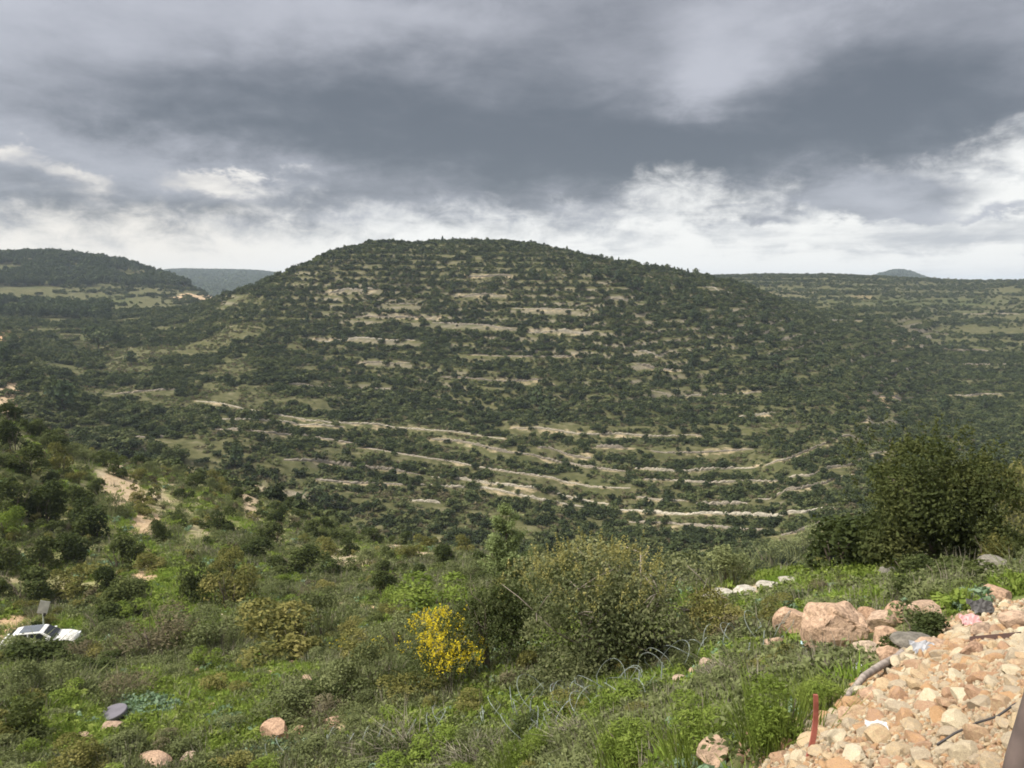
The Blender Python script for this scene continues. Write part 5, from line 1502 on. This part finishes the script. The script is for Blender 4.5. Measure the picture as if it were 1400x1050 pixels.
# ------------------------------------------------------------------ grass and herbs
def grass():
    pr = []
    for i in range(5): pr.append(proto("grass_form_%d" % i, blades_mesh("grass_form", 700 + i, 26, (.34, .34, .22), 1.0, .013, .9, .3, .7, 0, (0, 1)), M_GRASS))
    for i in range(3): pr.append(proto("herb_form_%d" % i, crown_mesh("herb_form", 720 + i, 46, (.42, .42, .2), 4, .085, .55, .9), M_HERB if i == 2 else M_BRIGHT))
    pr.append(proto("stalk_form", blades_mesh("stalk_form", 730, 16, (.4, .4, .42), 1.0, .009, .9, .3, .6, 0, (0, 1)), M_DRY))
    pr.append(proto("thyme_form", crown_mesh("thyme_form", 731, 150, (.5, .5, .26), 5, .05, .5, 1.0), M_GREYGREEN))
    names = sorted(range(len(pr)), key=lambda k: pr[k].name)
    inv = {k: i for i, k in enumerate(names)}
    n = 270000; a = RNG.uniform(-.63, .63, n); r = np.exp(RNG.uniform(math.log(4), math.log(130), n)); x, y = r * np.sin(a), r * np.cos(a); z = ground(x, y); px, py = project(x, y, z)
    g = np.zeros(n); so = np.zeros(n)
    for ex, ey, hw, hh, w in GREEN: g = np.maximum(g, w * (((px - ex) / hw) ** 2 + ((py - ey) / hh) ** 2 < 1.2))
    for ex, ey, hw, hh, w, c in SOIL: so = np.maximum(so, w * (((px - ex) / hw) ** 2 + ((py - ey) / hh) ** 2 < .8))
    stony = in_poly(px, py, [(1045, 842), (1300, 832), (1300, 905), (1200, 930), (1045, 905)])
    clr = np.zeros(n, bool)
    for bx, by, bw, bh in BIGS + [(155, 983, 34, 26), (63, 860, 12, 30)]: clr |= (np.abs(px - bx) < bw * .62) & (py > by - bh * .3) & (py < by + bh * .5 + 9)
    rub = in_poly(px, py, CLEAR) & (r < 22); nz = fbm(x / 1.7, y / 1.7, 66, 3)
    pk = np.clip(.34 + .9 * g + (nz - .5) * 1.6, .04, 1); pk = np.where(so > .3, pk * .12, pk); pk = np.where(rub, 0, pk); pk = np.where(stony, pk * .25, pk); pk = np.where(clr, 0, pk); pk = np.where(r > 55, pk * .7, pk)
    k = (RNG.uniform(size=n) < pk) & seen(x, y, z, .3) & (py < 1090)
    x, y, z, r, g, nz = (v[k] for v in (x, y, z, r, g, nz)); n = len(x)
    u = RNG.uniform(size=n)
    nb = fbm(x / 3 + 40, y / 3, 68, 2)
    idx = np.where(u < .62, RNG.integers(0, 5, n), np.where(u < .78, RNG.integers(5, 7, n), np.where(u < .84, 7, np.where(u < .90, 8, 9))))
    idx = np.where((g < .3) & (nb > .5) & (RNG.uniform(size=n) < .75), np.where(RNG.uniform(size=n) < .75, 9, 8), idx)
    gz = (g > .5) & (RNG.uniform(size=n) < .8); idx = np.where(gz, np.where(RNG.uniform(size=n) < .7, RNG.integers(0, 5, n), 5), idx)
    px, py = project(x, y, z)
    bl = (((px - 200) / 45) ** 2 + ((py - 975) / 14) ** 2 < 1) | (((px - 312) / 22) ** 2 + ((py - 995) / 16) ** 2 < 1) | (((px - 390) / 60) ** 2 + ((py - 1040) / 14) ** 2 < 1)
    idx = np.where(bl & (RNG.uniform(size=n) < .6), 7, idx)
    idx = np.vectorize(inv.get)(idx)
    s = RNG.uniform(.6, 1.25, n) * np.clip(.8 + r / 38, .8, 2.6)
    print("grass", n)
    scatter("grass", pr, np.stack([x, y, z - .02], 1), np.stack([RNG.normal(0, .12, n), RNG.normal(0, .12, n), RNG.uniform(0, 6.28, n)], 1), np.stack([s, s, s * RNG.uniform(.7, 1.1, n)], 1), idx, 'green grass and low herbs over the near slope', 'grass')


grass()


# ------------------------------------------------------------------ labels that single out each repeated thing
ORD = ['', 'second ', 'third ', 'fourth ', 'fifth ', 'sixth ', 'seventh ', 'eighth ', 'ninth ', 'tenth ', 'eleventh ', 'twelfth ', 'thirteenth ', 'fourteenth ', 'fifteenth ', 'sixteenth ', 'seventeenth ', 'eighteenth ', 'nineteenth ', 'twentieth ']
LAND += [('the pale bare slope', 175, 690), ('the green clearing', 240, 800), ('the orange earth patch', 12, 462), ('the hilltop', 590, 328), ('the pine stand', 900, 385), ('the gap of the valley', 275, 405), ('the bright green bush', 598, 815), ('the pinkish rock in the grass', 376, 1005),
         ('the corner post', 1395, 1030), ('the long flat tan rock', 1266, 838), ('the green broom', 1085, 970), ('the left end of the lowest terraces', 390, 630), ('the bright ledge at the hill foot', 950, 642), ('the big pale rock', 1389, 855), ('the white flat scrap', 1198, 1005), ('the right skyline', 1250, 380), ('the left skyline', 90, 350),
         ('the olive grey scrub', 395, 870), ('the left foot of the hill', 200, 560), ('the middle of the hill', 720, 480), ('the right slope', 1300, 500), ('the hill foot', 640, 690)]


def direction(dx, dy):
    if abs(dx) > 2.2 * abs(dy): return 'right of' if dx > 0 else 'left of'
    if abs(dy) > 2.2 * abs(dx): return 'below' if dy > 0 else 'above'
    return ('lower' if dy > 0 else 'upper') + (' right of' if dx > 0 else ' left of')


def make_labels():
    buckets = {}
    for it in PENDING:
        o, what, px, py, cat, group, adj = it
        lw, lx, ly = min(LAND, key=lambda l: math.hypot(l[1] - px, (l[2] - py) * 1.3))
        buckets.setdefault((what, adj, lw, direction(px - lx, py - ly)), []).append((math.hypot(lx - px, ly - py), it))
    for (what, adj, lw, dr), lst in buckets.items():
        lst.sort(key=lambda q: q[0])
        for i, (_, it) in enumerate(lst):
            o, _, px, py, cat, group, _ = it
            rank = '' if len(lst) == 1 else (ORD[i] if i < 20 else 'outlying ') + 'closest '
            words_ = '%s%s %s %s %s' % (rank, adj, what, dr, lw)
            tag(o, ' '.join(words_.split()), cat, group)


make_labels()

# ------------------------------------------------------------------ the air between here and the far ridges
def haze():
    mb = MB(); zlo, zhi = float(HZ.min()) - 1.0, float(max(HZ.max(), 0)) + 30
    mb.box((0, 0, (zlo + zhi) / 2), (15000, 15000, zhi - zlo))
    m, N, L = newmat("haze_air")
    v = node(N, L, 'ShaderNodeVolumePrincipled', {'Color': (.74, .86, 1.0, 1), 'Density': HAZE, 'Anisotropy': 0.2})
    node(N, L, 'ShaderNodeOutputMaterial', {'Volume': v.outputs[0]})
    tag(obj("haze", mb.mesh("haze"), m), 'thin bluish haze over the valley', 'haze', kind='stuff')


HAZE = 0.00015
haze()
